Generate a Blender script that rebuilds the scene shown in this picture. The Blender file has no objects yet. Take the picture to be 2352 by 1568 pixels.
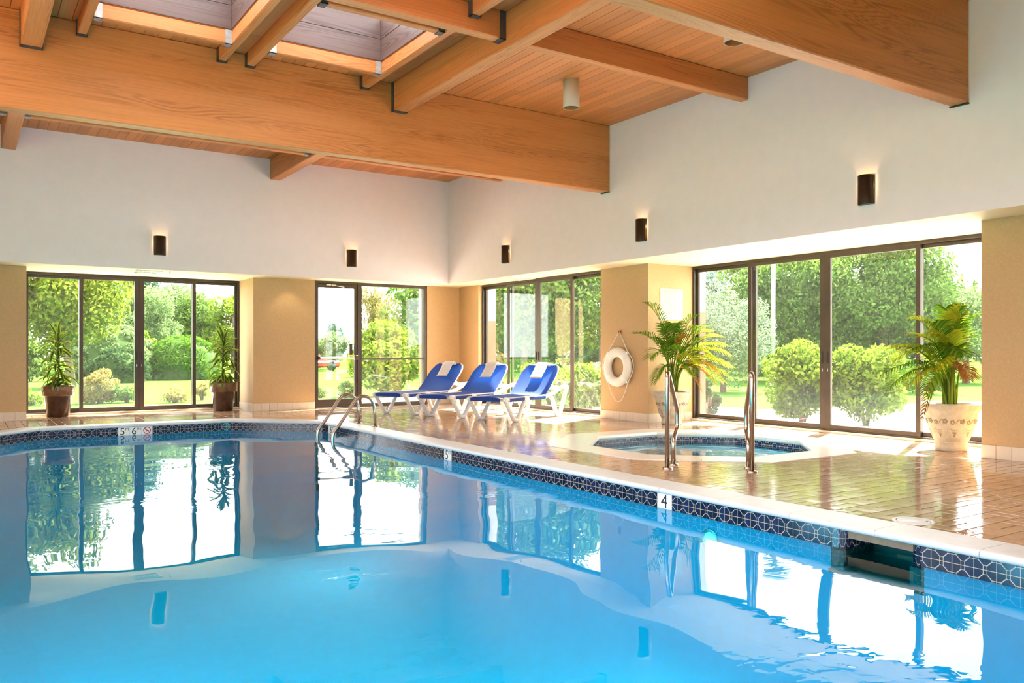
import bpy, bmesh, math, random
import numpy as np
from mathutils import Vector, Matrix

S = bpy.context.scene
COL = S.collection
rnd = random.Random(7)
PI = math.pi

# ------------------------------------------------------------------ camera
cd = bpy.data.cameras.new('camera'); cam = bpy.data.objects.new('camera', cd); COL.objects.link(cam)
cd.sensor_width = 36.0; cd.lens = 1896.06 / 2352 * 36.0
cd.shift_y = (806.81 - 784) / 2352
cd.clip_end = 400; cd.clip_start = 0.05
PSI = math.radians(33.6014)
CAMZ = 1.09
cam.location = (0, 0, CAMZ); cam.rotation_euler = (PI / 2, 0, -PSI)
S.camera = cam
FW = np.array([math.sin(PSI), math.cos(PSI), 0]); RT = np.array([math.cos(PSI), -math.sin(PSI), 0])

# ------------------------------------------------------------------ sky, sun, exposure
w = bpy.data.worlds.new('sky'); S.world = w; w.use_nodes = True
wn = w.node_tree.nodes; wl = w.node_tree.links
bg = wn.get('Background') or wn.new('ShaderNodeBackground')
bg.inputs[0].default_value = (0.99, 0.985, 1.0, 1); bg.inputs[1].default_value = 3.2
sd = bpy.data.lights.new('sun', 'SUN'); sun = bpy.data.objects.new('sun', sd); COL.objects.link(sun)
sd.energy = 27.0; sd.angle = math.radians(0.9); sd.color = (1.0, 0.95, 0.86)
sun.rotation_euler = Vector((1.58, 0.70, 2.36)).to_track_quat('Z', 'Y').to_euler()
sun.location = (30, 20, 40)
vs = S.view_settings
S.display_settings.display_device = 'sRGB'
vs.view_transform = 'Standard'; vs.look = 'None'; vs.gamma = 1.0; vs.use_curve_mapping = False
vs.exposure = 1.45
try:
    S.cycles.use_denoising = True
    S.cycles.max_bounces = 6; S.cycles.diffuse_bounces = 3; S.cycles.glossy_bounces = 3
    S.cycles.use_adaptive_sampling = True; S.cycles.adaptive_threshold = 0.08
    S.cycles.transmission_bounces = 4; S.cycles.transparent_max_bounces = 16
    S.cycles.caustics_reflective = False; S.cycles.caustics_refractive = False
    S.cycles.sample_clamp_indirect = 6.0
except Exception:
    pass

# ------------------------------------------------------------------ materials
M = {}
def nmat(name):
    m = bpy.data.materials.new(name); m.use_nodes = True
    nt = m.node_tree; nt.nodes.clear()
    out = nt.nodes.new('ShaderNodeOutputMaterial')
    M[name] = m
    return m, nt, out
def nd(nt, typ, **kw):
    n = nt.nodes.new(typ)
    for k, v in kw.items():
        if k in n.inputs.keys(): n.inputs[k].default_value = v
        else: setattr(n, k, v)
    return n
def c4(c): return (c[0], c[1], c[2], 1)
def coords(nt, scale=(1, 1, 1), which='Object'):
    tc = nd(nt, 'ShaderNodeTexCoord'); mp = nd(nt, 'ShaderNodeMapping')
    mp.inputs['Scale'].default_value = scale
    nt.links.new(tc.outputs[which], mp.inputs['Vector'])
    return mp.outputs[0]
def mixc(nt, f, a, b):
    n = nt.nodes.new('ShaderNodeMix'); n.data_type = 'RGBA'
    def put(sock, v):
        if isinstance(v, (tuple, list)): sock.default_value = c4(v)
        elif isinstance(v, (int, float)): sock.default_value = v
        else: nt.links.new(v, sock)
    put(n.inputs[0], f); put(n.inputs[6], a); put(n.inputs[7], b)
    return n.outputs[2]
def math1(nt, op, a, b=None):
    n = nd(nt, 'ShaderNodeMath', operation=op)
    for i, v in enumerate((a, b)):
        if v is None: continue
        if isinstance(v, (int, float)): n.inputs[i].default_value = v
        else: nt.links.new(v, n.inputs[i])
    return n.outputs[0]
def noise(nt, vec, scale, detail=3, rough=0.5, dist=0.0):
    n = nd(nt, 'ShaderNodeTexNoise'); n.inputs['Scale'].default_value = scale
    n.inputs['Detail'].default_value = detail; n.inputs['Roughness'].default_value = rough
    n.inputs['Distortion'].default_value = dist
    nt.links.new(vec, n.inputs['Vector']); return n.outputs['Fac']
def ramp(nt, fac, a, b):
    n = nd(nt, 'ShaderNodeMapRange'); n.inputs['From Min'].default_value = a; n.inputs['From Max'].default_value = b
    nt.links.new(fac, n.inputs[0]); return n.outputs[0]
def bump(nt, h, strength, dist=0.01):
    n = nd(nt, 'ShaderNodeBump'); n.inputs['Strength'].default_value = strength; n.inputs['Distance'].default_value = dist
    nt.links.new(h, n.inputs['Height']); return n.outputs[0]
def plain(name, col, rough=0.5, metal=0.0, var=0.08, vscale=6.0, bstr=0.0, bscale=80, spec=0.5, emit=None, es=0, rand=0.0):
    m, nt, out = nmat(name)
    p = nd(nt, 'ShaderNodeBsdfPrincipled')
    p.inputs['Roughness'].default_value = rough; p.inputs['Metallic'].default_value = metal
    p.inputs['Specular IOR Level'].default_value = spec
    v = coords(nt)
    n = noise(nt, v, vscale, 2, 0.55)
    dark = tuple(x * (1 - var) for x in col); lite = tuple(min(1, x * (1 + var)) for x in col)
    c = mixc(nt, ramp(nt, n, 0.3, 0.7), dark, lite)
    if rand:
        oi = nd(nt, 'ShaderNodeObjectInfo')
        k = math1(nt, 'ADD', math1(nt, 'MULTIPLY', oi.outputs['Random'], 2 * rand), 1 - rand)
        hs = nd(nt, 'ShaderNodeHueSaturation'); nt.links.new(k, hs.inputs['Value']); nt.links.new(c, hs.inputs['Color']); c = hs.outputs[0]
    nt.links.new(c, p.inputs['Base Color'])
    if bstr:
        b = bump(nt, noise(nt, v, bscale, 1, 0.6), bstr, 0.01); nt.links.new(b, p.inputs['Normal'])
    if emit:
        p.inputs['Emission Color'].default_value = c4(emit); p.inputs['Emission Strength'].default_value = es
    nt.links.new(p.outputs[0], out.inputs[0]); return m
def wood(name, lite, dark, axis, rough=0.5, ring=150.0, amount=0.8, rand=0.0, grainw=9.0):
    m, nt, out = nmat(name)
    p = nd(nt, 'ShaderNodeBsdfPrincipled'); p.inputs['Roughness'].default_value = rough
    sc = [grainw, grainw, grainw]; sc[axis] = 0.45
    v1 = coords(nt, tuple(sc))
    n1 = noise(nt, v1, 0.62, 2, 0.5, 0.35)
    s1 = math1(nt, 'SINE', math1(nt, 'MULTIPLY', n1, ring))
    s1 = math1(nt, 'POWER', math1(nt, 'ADD', math1(nt, 'MULTIPLY', s1, 0.5), 0.5), 2.2)
    sc2 = [75, 75, 75]; sc2[axis] = 1.3
    n2 = noise(nt, coords(nt, tuple(sc2)), 1.0, 1, 0.6)
    sc3 = [5, 5, 5]; sc3[axis] = 0.35
    n3 = noise(nt, coords(nt, tuple(sc3)), 1.0, 1, 0.5)
    f = math1(nt, 'ADD', math1(nt, 'MULTIPLY', s1, math1(nt, 'MULTIPLY', ramp(nt, n3, 0.42, 0.68), amount)), math1(nt, 'MULTIPLY', ramp(nt, n2, 0.35, 0.75), 0.30))
    c = mixc(nt, f, lite, dark)
    mid = tuple((a * 0.62 + b * 0.38) for a, b in zip(lite, dark))
    c = mixc(nt, math1(nt, 'MULTIPLY', ramp(nt, n3, 0.3, 0.7), 0.4), c, mid)
    if rand:
        oi = nd(nt, 'ShaderNodeObjectInfo')
        k = math1(nt, 'ADD', math1(nt, 'MULTIPLY', oi.outputs['Random'], 2 * rand), 1 - rand)
        hs = nd(nt, 'ShaderNodeHueSaturation'); nt.links.new(k, hs.inputs['Value']); nt.links.new(c, hs.inputs['Color']); c = hs.outputs[0]
    nt.links.new(c, p.inputs['Base Color'])
    nt.links.new(p.outputs[0], out.inputs[0]); return m
def leafmat(name, c1, c2, trans=0.4, rough=0.45, tip=None):
    m, nt, out = nmat(name)
    g = nd(nt, 'ShaderNodeNewGeometry')
    c = mixc(nt, g.outputs['Random Per Island'], c1, c2)
    d = nd(nt, 'ShaderNodeBsdfDiffuse')
    t = nd(nt, 'ShaderNodeBsdfTranslucent'); mx = nd(nt, 'ShaderNodeMixShader'); mx.inputs[0].default_value = trans
    nt.links.new(c, d.inputs['Color']); nt.links.new(c, t.inputs['Color'])
    nt.links.new(d.outputs[0], mx.inputs[1]); nt.links.new(t.outputs[0], mx.inputs[2]); nt.links.new(mx.outputs[0], out.inputs[0])
    return m

WOODL = (0.69, 0.255, 0.076); WOODD = (0.32, 0.088, 0.020)
wood('beam_wood_x', WOODL, WOODD, 0); wood('beam_wood_y', WOODL, WOODD, 1)
wood('board_wood', (0.68, 0.245, 0.070), (0.46, 0.140, 0.036), 1, rand=0.13, amount=0.35, ring=90)
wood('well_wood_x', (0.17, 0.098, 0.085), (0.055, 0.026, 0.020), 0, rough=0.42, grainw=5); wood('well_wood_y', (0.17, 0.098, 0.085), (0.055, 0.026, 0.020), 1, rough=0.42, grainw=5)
plain('white_wall', (0.90, 0.805, 0.835), 0.75, var=0.015)
plain('tan_wall', (0.53, 0.335, 0.160), 0.7, var=0.05, vscale=40, bstr=0.18, bscale=160)
plain('soffit_paint', (0.78, 0.66, 0.46), 0.7, var=0.02)
plain('grout', (0.25, 0.165, 0.105), 0.6, var=0.15, vscale=25)
plain('base_tile', (0.66, 0.54, 0.41), 0.35, var=0.05, rand=0.04)
plain('steel_hanger', (0.10, 0.095, 0.10), 0.5, metal=0.6, var=0.2)
plain('galvanised', (0.42, 0.42, 0.42), 0.45, metal=0.5, var=0.15, vscale=20)
plain('bronze', (0.070, 0.050, 0.036), 0.38, metal=0.35, var=0.1)
plain('sconce_bronze', (0.045, 0.028, 0.020), 0.35, metal=0.4, var=0.2, vscale=30)
plain('sill_stone', (0.62, 0.50, 0.37), 0.5)
plain('white_enamel', (0.80, 0.77, 0.73), 0.4, var=0.02)
plain('can_inside', (0.45, 0.20, 0.07), 0.35, var=0.05)
plain('white_plastic', (0.82, 0.80, 0.75), 0.38, var=0.03)
plain('coping', (0.60, 0.605, 0.60), 0.42, var=0.05, vscale=9, bstr=0.12, bscale=60)
plain('spa_coping', (0.74, 0.71, 0.66), 0.22, var=0.05, vscale=9, bstr=0.06, bscale=50)
plain('tile_grout', (0.50, 0.40, 0.29), 0.55)
plain('tile_blue', (0.007, 0.012, 0.040), 0.12, var=0.5, vscale=14, rand=0.3)
plain('spa_tile_blue', (0.008, 0.028, 0.095), 0.12, var=0.4, vscale=14, rand=0.2)
plain('marker_white', (0.78, 0.75, 0.69), 0.25, var=0.03)
plain('marker_black', (0.012, 0.012, 0.012), 0.5)
plain('marker_red', (0.55, 0.02, 0.02), 0.4)
plain('plaster', (0.015, 0.60, 0.80), 0.7, var=0.03)
plain('spa_plaster', (0.30, 0.70, 0.86), 0.7, var=0.03)
plain('skimmer_dark', (0.12, 0.12, 0.09), 0.5)
plain('skimmer_beige', (0.50, 0.37, 0.20), 0.5)
plain('stainless', (0.44, 0.38, 0.32), 0.22, metal=1.0, var=0.05)
plain('aluminium', (0.60, 0.60, 0.60), 0.3, metal=1.0, var=0.03)
plain('fabric_blue', (0.008, 0.055, 0.42), 0.75, var=0.08, vscale=60, bstr=0.1, bscale=400)
plain('towel', (0.72, 0.68, 0.68), 0.95, var=0.04, vscale=50, bstr=0.6, bscale=260)
plain('ring_foam', (0.80, 0.74, 0.66), 0.5, var=0.02)
plain('rope', (0.82, 0.78, 0.72), 0.8, var=0.04, bstr=0.4, bscale=300)
plain('red_paint', (0.45, 0.03, 0.02), 0.4)
plain('paper', (0.52, 0.485, 0.41), 0.6, var=0.02)
plain('print_grey', (0.42, 0.40, 0.36), 0.7)
plain('pot_glaze', (0.060, 0.026, 0.016), 0.16, var=0.45, vscale=9)
plain('pot_rim_glaze', (0.16, 0.080, 0.038), 0.16, var=0.4, vscale=9)
plain('urn_stone', (0.47, 0.40, 0.30), 0.8, var=0.12, vscale=18, bstr=0.25, bscale=120)
plain('urn_relief', (0.27, 0.205, 0.125), 0.8, var=0.3, vscale=60)
plain('soil', (0.05, 0.03, 0.02), 0.95, var=0.4, vscale=40, bstr=0.8)
plain('stem_brown', (0.20, 0.14, 0.07), 0.8, var=0.3, vscale=30)
plain('bark', (0.14, 0.10, 0.07), 0.9, var=0.4, vscale=12, bstr=0.6, bscale=30)
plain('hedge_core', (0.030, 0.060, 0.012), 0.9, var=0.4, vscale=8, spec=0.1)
plain('concrete', (0.50, 0.48, 0.45), 0.85, var=0.08, vscale=2, spec=0.1)
plain('asphalt', (0.30, 0.30, 0.31), 0.9, var=0.2, vscale=4)
plain('brick_brown', (0.28, 0.15, 0.09), 0.85, var=0.1)
plain('stucco', (0.72, 0.68, 0.62), 0.85, var=0.03)
plain('lamp_grey', (0.40, 0.40, 0.42), 0.5, metal=0.3)
plain('car_red', (0.45, 0.03, 0.02), 0.25)
plain('car_dark', (0.02, 0.02, 0.025), 0.2)
plain('petal_pink', (0.75, 0.10, 0.16), 0.6, var=0.2)
plain('petal_orange', (0.75, 0.30, 0.02), 0.6, var=0.2)
plain('lens_glow', (0.9, 0.85, 0.7), 0.3, emit=(1.0, 0.80, 0.45), es=.8)
plain('down_glow', (0.9, 0.85, 0.7), 0.3, emit=(1.0, 0.88, 0.62), es=5.0)
plain('bulb_glow', (0.9, 0.6, 0.3), 0.3, emit=(1.0, 0.42, 0.05), es=9.0)
plain('cord_blue', (0.02, 0.10, 0.30), 0.6)
leafmat('leaf_maple', (0.069, 0.119, 0.014), (0.208, 0.238, 0.035))
leafmat('leaf_mid', (0.048, 0.109, 0.022), (0.150, 0.217, 0.046))
leafmat('leaf_dark', (0.019, 0.046, 0.017), (0.054, 0.097, 0.032))
leafmat('leaf_pale', (0.094, 0.156, 0.056), (0.188, 0.256, 0.100))
leafmat('leaf_bright', (0.072, 0.143, 0.013), (0.215, 0.280, 0.033))
leafmat('leaf_gold', (0.143, 0.137, 0.039), (0.280, 0.234, 0.078))
leafmat('leaf_silver', (0.090, 0.135, 0.080), (0.190, 0.230, 0.150))
leafmat('leaf_hedge', (0.044, 0.119, 0.011), (0.118, 0.224, 0.025))
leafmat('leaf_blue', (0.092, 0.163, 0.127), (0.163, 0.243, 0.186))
leafmat('palm_green', (0.045, 0.128, 0.008), (0.154, 0.256, 0.019), 0.45)
leafmat('palm_yellow', (0.218, 0.294, 0.013), (0.397, 0.397, 0.026), 0.5)
leafmat('palm_orange', (0.384, 0.218, 0.019), (0.397, 0.102, 0.013), 0.4)
leafmat('palm_brown', (0.141, 0.058, 0.019), (0.230, 0.102, 0.032), 0.3)
leafmat('palm_stem', (0.102, 0.166, 0.019), (0.166, 0.218, 0.032), 0.1)
leafmat('drac_green', (0.030, 0.085, 0.012), (0.065, 0.130, 0.020), 0.3)
leafmat('drac_yellow', (0.24, 0.30, 0.040), (0.34, 0.38, 0.065), 0.4)

# wet-looking beige deck tile
m, nt, out = nmat('deck_tile')
p = nd(nt, 'ShaderNodeBsdfPrincipled'); v = coords(nt)
oi = nd(nt, 'ShaderNodeNewGeometry')
n = noise(nt, v, 3.0, 2, 0.6)
c = mixc(nt, ramp(nt, n, 0.3, 0.7), (0.40, 0.262, 0.168), (0.48, 0.325, 0.215))
hs = nd(nt, 'ShaderNodeHueSaturation'); nt.links.new(c, hs.inputs['Color'])
nt.links.new(math1(nt, 'ADD', math1(nt, 'MULTIPLY', oi.outputs['Random Per Island'], 0.14), 0.93), hs.inputs['Value'])
nt.links.new(hs.outputs[0], p.inputs['Base Color'])
nt.links.new(ramp(nt, noise(nt, v, 1.1, 1, 0.6), 0.3, 2.4), p.inputs['Roughness'])
nt.links.new(bump(nt, noise(nt, v, 26, 1, 0.6), 0.05, 0.01), p.inputs['Normal'])
p.inputs['Specular IOR Level'].default_value = 0.75
nt.links.new(p.outputs[0], out.inputs[0])

# translucent sling fabric
m, nt, out = nmat('sling_blue')
d = nd(nt, 'ShaderNodeBsdfPrincipled'); d.inputs['Roughness'].default_value = 0.7
t = nd(nt, 'ShaderNodeBsdfTranslucent'); mx = nd(nt, 'ShaderNodeMixShader'); mx.inputs[0].default_value = 0.3
v = coords(nt); c = mixc(nt, ramp(nt, noise(nt, v, 90, 2), 0.3, 0.7), (0.005, 0.036, 0.25), (0.009, 0.052, 0.34))
nt.links.new(c, d.inputs['Base Color']); t.inputs['Color'].default_value = (0.02, 0.10, 0.50, 1)
nt.links.new(d.outputs[0], mx.inputs[1]); nt.links.new(t.outputs[0], mx.inputs[2]); nt.links.new(mx.outputs[0], out.inputs[0])

def schlick(nt, f0=0.04):
    lw = nd(nt, 'ShaderNodeLayerWeight'); lw.inputs['Blend'].default_value = 0.5
    return math1(nt, 'ADD', math1(nt, 'MULTIPLY', math1(nt, 'POWER', lw.outputs['Facing'], 5.0), 1-f0), f0)
# window glass: clear, thin, with mirror reflection and a little dirt
m, nt, out = nmat('glass')
tr = nd(nt, 'ShaderNodeBsdfTransparent'); tr.inputs[0].default_value = (0.96, 0.985, 0.97, 1)
gl = nd(nt, 'ShaderNodeBsdfGlossy'); gl.inputs['Roughness'].default_value = 0.0
mx = nd(nt, 'ShaderNodeMixShader'); nt.links.new(schlick(nt), mx.inputs[0])
nt.links.new(tr.outputs[0], mx.inputs[1]); nt.links.new(gl.outputs[0], mx.inputs[2])
dirt = nd(nt, 'ShaderNodeBsdfTranslucent'); dirt.inputs[0].default_value = (0.8, 0.8, 0.78, 1)
tc = nd(nt, 'ShaderNodeTexCoord'); sx = nd(nt, 'ShaderNodeSeparateXYZ'); nt.links.new(tc.outputs['Object'], sx.inputs[0])
low = ramp(nt, sx.outputs[2], 0.75, 0.05)
st = noise(nt, coords(nt, (60, 60, 1.5)), 1.0, 1, 0.6)
f = math1(nt, 'ADD', math1(nt, 'MULTIPLY', math1(nt, 'MULTIPLY', low, st), 0.016), 0.003)
mx2 = nd(nt, 'ShaderNodeMixShader'); nt.links.new(f, mx2.inputs[0]); nt.links.new(mx.outputs[0], mx2.inputs[1]); nt.links.new(dirt.outputs[0], mx2.inputs[2])
nt.links.new(mx2.outputs[0], out.inputs[0])
m, nt, out = nmat('skylight_glass')
tr = nd(nt, 'ShaderNodeBsdfTransparent'); tr.inputs[0].default_value = (0.9, 0.95, 0.96, 1)
gl = nd(nt, 'ShaderNodeBsdfGlossy'); gl.inputs['Roughness'].default_value = 0.02
mx = nd(nt, 'ShaderNodeMixShader'); nt.links.new(schlick(nt), mx.inputs[0])
nt.links.new(tr.outputs[0], mx.inputs[1]); nt.links.new(gl.outputs[0], mx.inputs[2]); nt.links.new(mx.outputs[0], out.inputs[0])

# water surfaces
def watermat(name, tint, calm, rip):
    m, nt, out = nmat(name)
    tr = nd(nt, 'ShaderNodeBsdfTransparent'); tr.inputs[0].default_value = c4(tint)
    gl = nd(nt, 'ShaderNodeBsdfGlossy'); gl.inputs['Roughness'].default_value = 0.0
    fr = nd(nt, 'ShaderNodeFresnel'); fr.inputs['IOR'].default_value = 1.33
    v = coords(nt); v2 = coords(nt, (1.0, 1.0, 1.0))
    big = noise(nt, v, 1.1, 1, 0.4)
    sm = noise(nt, coords(nt, (6.0, 9.0, 1)), 1.0, 2, 0.5, 0.4)
    tcn = nd(nt, 'ShaderNodeTexCoord')
    mask = ramp(nt, noise(nt, v, 0.75, 1, 0.5), 0.56, 0.74)
    hgt = math1(nt, 'ADD', math1(nt, 'MULTIPLY', big, calm), math1(nt, 'MULTIPLY', math1(nt, 'MULTIPLY', sm, mask), rip))
    b = bump(nt, hgt, 1.0, 1.0)
    nt.links.new(b, gl.inputs['Normal']); nt.links.new(b, fr.inputs['Normal'])
    mx = nd(nt, 'ShaderNodeMixShader'); nt.links.new(fr.outputs[0], mx.inputs[0])
    nt.links.new(tr.outputs[0], mx.inputs[1]); nt.links.new(gl.outputs[0], mx.inputs[2]); nt.links.new(mx.outputs[0], out.inputs[0])
watermat('pool_water', (0.06, 0.88, 0.99), 0.010, 0.0035)
watermat('spa_water', (0.62, 0.90, 0.95), 0.012, 0.006)

# lawn
m, nt, out = nmat('lawn')
p = nd(nt, 'ShaderNodeBsdfPrincipled'); p.inputs['Roughness'].default_value = 0.9; p.inputs['Specular IOR Level'].default_value = 0.0
v = coords(nt)
c = mixc(nt, ramp(nt, noise(nt, v, 0.6, 3), 0.3, 0.7), (0.038, 0.122, 0.012), (0.070, 0.168, 0.022))
c = mixc(nt, math1(nt, 'MULTIPLY', ramp(nt, noise(nt, v, 30, 3), 0.3, 0.7), 0.45), c, (0.03, 0.08, 0.01))
nt.links.new(c, p.inputs['Base Color'])
nt.links.new(p.outputs[0], out.inputs[0])

# ------------------------------------------------------------------ mesh helpers
class MB:
    def __init__(s): s.v = []; s.f = []; s.mi = []; s.sm = []
    def add(s, verts, faces, mi=0, smooth=False):
        o = len(s.v); s.v += [tuple(map(float, p)) for p in verts]
        for f in faces: s.f.append(tuple(i + o for i in f)); s.mi.append(mi); s.sm.append(smooth)
        return s
    def box(s, lo, hi, mi=0):
        (a, b, c), (d, e, g) = lo, hi
        return s.add([(a,b,c),(d,b,c),(d,e,c),(a,e,c),(a,b,g),(d,b,g),(d,e,g),(a,e,g)],
                     [(3,2,1,0),(4,5,6,7),(0,1,5,4),(1,2,6,5),(2,3,7,6),(3,0,4,7)], mi)
    def cbox(s, lo, hi, c, mi=0):
        lo = np.array(lo, float); hi = np.array(hi, float); vs_ = []; ix = {}
        for sx_ in (0, 1):
            for sy in (0, 1):
                for sz in (0, 1):
                    for ax in range(3):
                        sg = (sx_, sy, sz); q = []
                        for k in range(3):
                            base = hi[k] if sg[k] else lo[k]
                            q.append(base if k == ax else base + (-c if sg[k] else c))
                        ix[(sg, ax)] = len(vs_); vs_.append(q)
        fs = []
        for ax in range(3):
            b_, c_ = [k for k in range(3) if k != ax]
            for sg in (0, 1):
                q = []
                for u, w_ in ((0,0),(1,0),(1,1),(0,1)):
                    t = [0,0,0]; t[ax] = sg; t[b_] = u; t[c_] = w_; q.append(ix[(tuple(t), ax)])
                fs.append(tuple(q))
            for u in (0, 1):
                for w_ in (0, 1):
                    t0 = [0,0,0]; t1 = [0,0,0]; t0[b_] = t1[b_] = u; t0[c_] = t1[c_] = w_; t1[ax] = 1
                    t0 = tuple(t0); t1 = tuple(t1)
                    fs.append((ix[(t0,b_)], ix[(t1,b_)], ix[(t1,c_)], ix[(t0,c_)]))
        for sx_ in (0, 1):
            for sy in (0, 1):
                for sz in (0, 1): fs.append(tuple(ix[((sx_,sy,sz),a)] for a in range(3)))
        return s.add(vs_, fs, mi)
    def prism(s, poly, z0, z1, mi=0):
        n = len(poly)
        vs_ = [(x, y, z0) for x, y in poly] + [(x, y, z1) for x, y in poly]
        return s.add(vs_, [tuple(range(n))[::-1], tuple(range(n, 2*n))] + [(i, (i+1) % n, n+(i+1) % n, n+i) for i in range(n)], mi)
    def tube(s, path, r, n=10, mi=0, cap=True, flat=None):
        P = [Vector(p) for p in path]; k = len(P)
        rs = r if isinstance(r, (list, tuple)) else [r]*k
        T = [(P[min(i+1,k-1)] - P[max(i-1,0)]).normalized() for i in range(k)]
        up = Vector((0,0,1)) if abs(T[0].z) < 0.9 else Vector((1,0,0))
        N = (up - T[0]*up.dot(T[0])).normalized(); vs_ = []
        for i in range(k):
            N = (N - T[i]*N.dot(T[i])).normalized(); B = T[i].cross(N)
            for j in range(n):
                a = 2*PI*j/n; f1 = flat if flat else 1.0
                vs_.append(P[i] + N*math.cos(a)*rs[i] + B*math.sin(a)*rs[i]*f1)
        fs = [(i*n+j, i*n+(j+1) % n, (i+1)*n+(j+1) % n, (i+1)*n+j) for i in range(k-1) for j in range(n)]
        if cap: fs += [tuple(range(n))[::-1], tuple(range((k-1)*n, k*n))]
        return s.add(vs_, fs, mi, True)
    def lathe(s, prof, n=32, mi=0, c=(0,0,0), smooth=True):
        k = len(prof); vs_ = []
        for r, z in prof:
            for j in range(n):
                a = 2*PI*j/n; vs_.append((c[0]+r*math.cos(a), c[1]+r*math.sin(a), c[2]+z))
        fs = [(i*n+j, i*n+(j+1) % n, (i+1)*n+(j+1) % n, (i+1)*n+j) for i in range(k-1) for j in range(n)]
        return s.add(vs_, fs, mi, smooth)
    def sphere(s, c, r, n=8, mi=0, sc=(1,1,1)):
        prof = [(math.sin(PI*i/n), -math.cos(PI*i/n)) for i in range(n+1)]
        vs_ = []
        for rr, z in prof:
            for j in range(n):
                a = 2*PI*j/n; vs_.append((c[0]+r*sc[0]*rr*math.cos(a), c[1]+r*sc[1]*rr*math.sin(a), c[2]+r*sc[2]*z))
        return s.add(vs_, [(i*n+j, i*n+(j+1) % n, (i+1)*n+(j+1) % n, (i+1)*n+j) for i in range(n) for j in range(n)], mi, True)
    def mesh(s, name, mats, fix=True):
        me = bpy.data.meshes.new(name); me.from_pydata(s.v, [], s.f)
        for mm in (mats if isinstance(mats, (list, tuple)) else [mats]): me.materials.append(M[mm])
        me.polygons.foreach_set('material_index', s.mi); me.polygons.foreach_set('use_smooth', s.sm)
        if fix:
            b = bmesh.new(); b.from_mesh(me); bmesh.ops.recalc_face_normals(b, faces=b.faces); b.to_mesh(me); b.free()
        me.update(); return me
    def build(s, name, mats, parent=None, fix=True): return link(name, s.mesh(name, mats, fix), parent)
def link(name, data, parent=None):
    o = bpy.data.objects.new(name, data); COL.objects.link(o)
    if parent is not None: o.parent = parent
    return o
def tag(o, label=None, cat=None, group=None, kind=None):
    if label: o['label'] = label
    if cat: o['category'] = cat
    if group: o['group'] = group
    if kind: o['kind'] = kind
    return o
def thing(name, label, cat, loc=(0,0,0), rz=0, group=None):
    o = link(name, None); o.location = loc; o.rotation_euler = (0,0,rz); o.empty_display_size = 0.1
    return tag(o, label, cat, group)
def empty_struct(name, label=None):
    o = link(name, None); return tag(o, label, kind='structure')
def struct(name, mb, mats, label=None, fix=True): return tag(mb.build(name, mats, None, fix), label, kind='structure')
def copy_tree(o, parent=None):
    c = o.copy(); COL.objects.link(c); c.parent = parent
    for ch in list(o.children): copy_tree(ch, c)
    return c
def bez(p0, p1, p2, n):
    p0, p1, p2 = map(np.array, (p0, p1, p2)); t = np.linspace(0, 1, n)[:, None]
    return (1-t)**2*p0 + 2*t*(1-t)*p1 + t*t*p2
def rounded(path, r, n=5):
    P = [Vector(p) for p in path]; out_ = [P[0]]
    for i in range(1, len(P)-1):
        a = (P[i-1]-P[i]); b = (P[i+1]-P[i]); d = min(r, a.length*0.48, b.length*0.48)
        q0 = P[i]+a.normalized()*d; q2 = P[i]+b.normalized()*d
        for k in range(n+1):
            t = k/n; out_.append(q0*(1-t)**2 + P[i]*2*t*(1-t) + q2*t*t)
    out_.append(P[-1]); return out_
def halfclip(poly, n, d):               # keep n.p <= d
    out_ = []
    for i in range(len(poly)):
        a = poly[i]; b = poly[(i+1) % len(poly)]
        da = a[0]*n[0]+a[1]*n[1]-d; db = b[0]*n[0]+b[1]*n[1]-d
        if da <= 1e-9: out_.append(a)
        if (da < -1e-9 and db > 1e-9) or (da > 1e-9 and db < -1e-9):
            t = da/(da-db); out_.append((a[0]+t*(b[0]-a[0]), a[1]+t*(b[1]-a[1])))
    return out_ if len(out_) >= 3 else None
def area(p): return 0.5*abs(sum(p[i][0]*p[(i+1) % len(p)][1]-p[(i+1) % len(p)][0]*p[i][1] for i in range(len(p))))
def subtract(poly, hole):               # convex minus convex (hole counter-clockwise)
    res = []; rest = poly
    for i in range(len(hole)):
        a = hole[i]; b = hole[(i+1) % len(hole)]
        n = (b[1]-a[1], -(b[0]-a[0])); L = math.hypot(*n); n = (n[0]/L, n[1]/L); d = n[0]*a[0]+n[1]*a[1]
        o_ = halfclip(rest, (-n[0], -n[1]), -d)
        if o_ and area(o_) > 1e-5: res.append(o_)
        rest = halfclip(rest, n, d)
        if not rest: break
    return res
def subtract_all(poly, holes):
    ps = [poly]
    for h in holes: ps = [q for p_ in ps for q in subtract(p_, h)]
    return ps
def offset_poly(poly, d):               # outward for a counter-clockwise polygon
    n = len(poly); out_ = []
    for i in range(n):
        p0, p1, p2 = Vector(poly[i-1]), Vector(poly[i]), Vector(poly[(i+1) % n])
        e0 = (p1-p0).normalized(); e1 = (p2-p1).normalized()
        n0 = Vector((e0.y, -e0.x)); n1 = Vector((e1.y, -e1.x))
        bis = (n0+n1).normalized(); k = d/bis.dot(n0); q = p1+bis*k; out_.append((q.x, q.y))
    return out_
def in_frame(p, mg=60):
    d = np.array(p, float)-np.array([0,0,CAMZ]); w_ = d@FW
    if w_ < 0.3: return False
    x = 1176+1896.06*(d@RT)/w_; y = 806.81-1896.06*d[2]/w_
    return -mg < x < 2352+mg and -mg < y < 1568+mg
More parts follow.
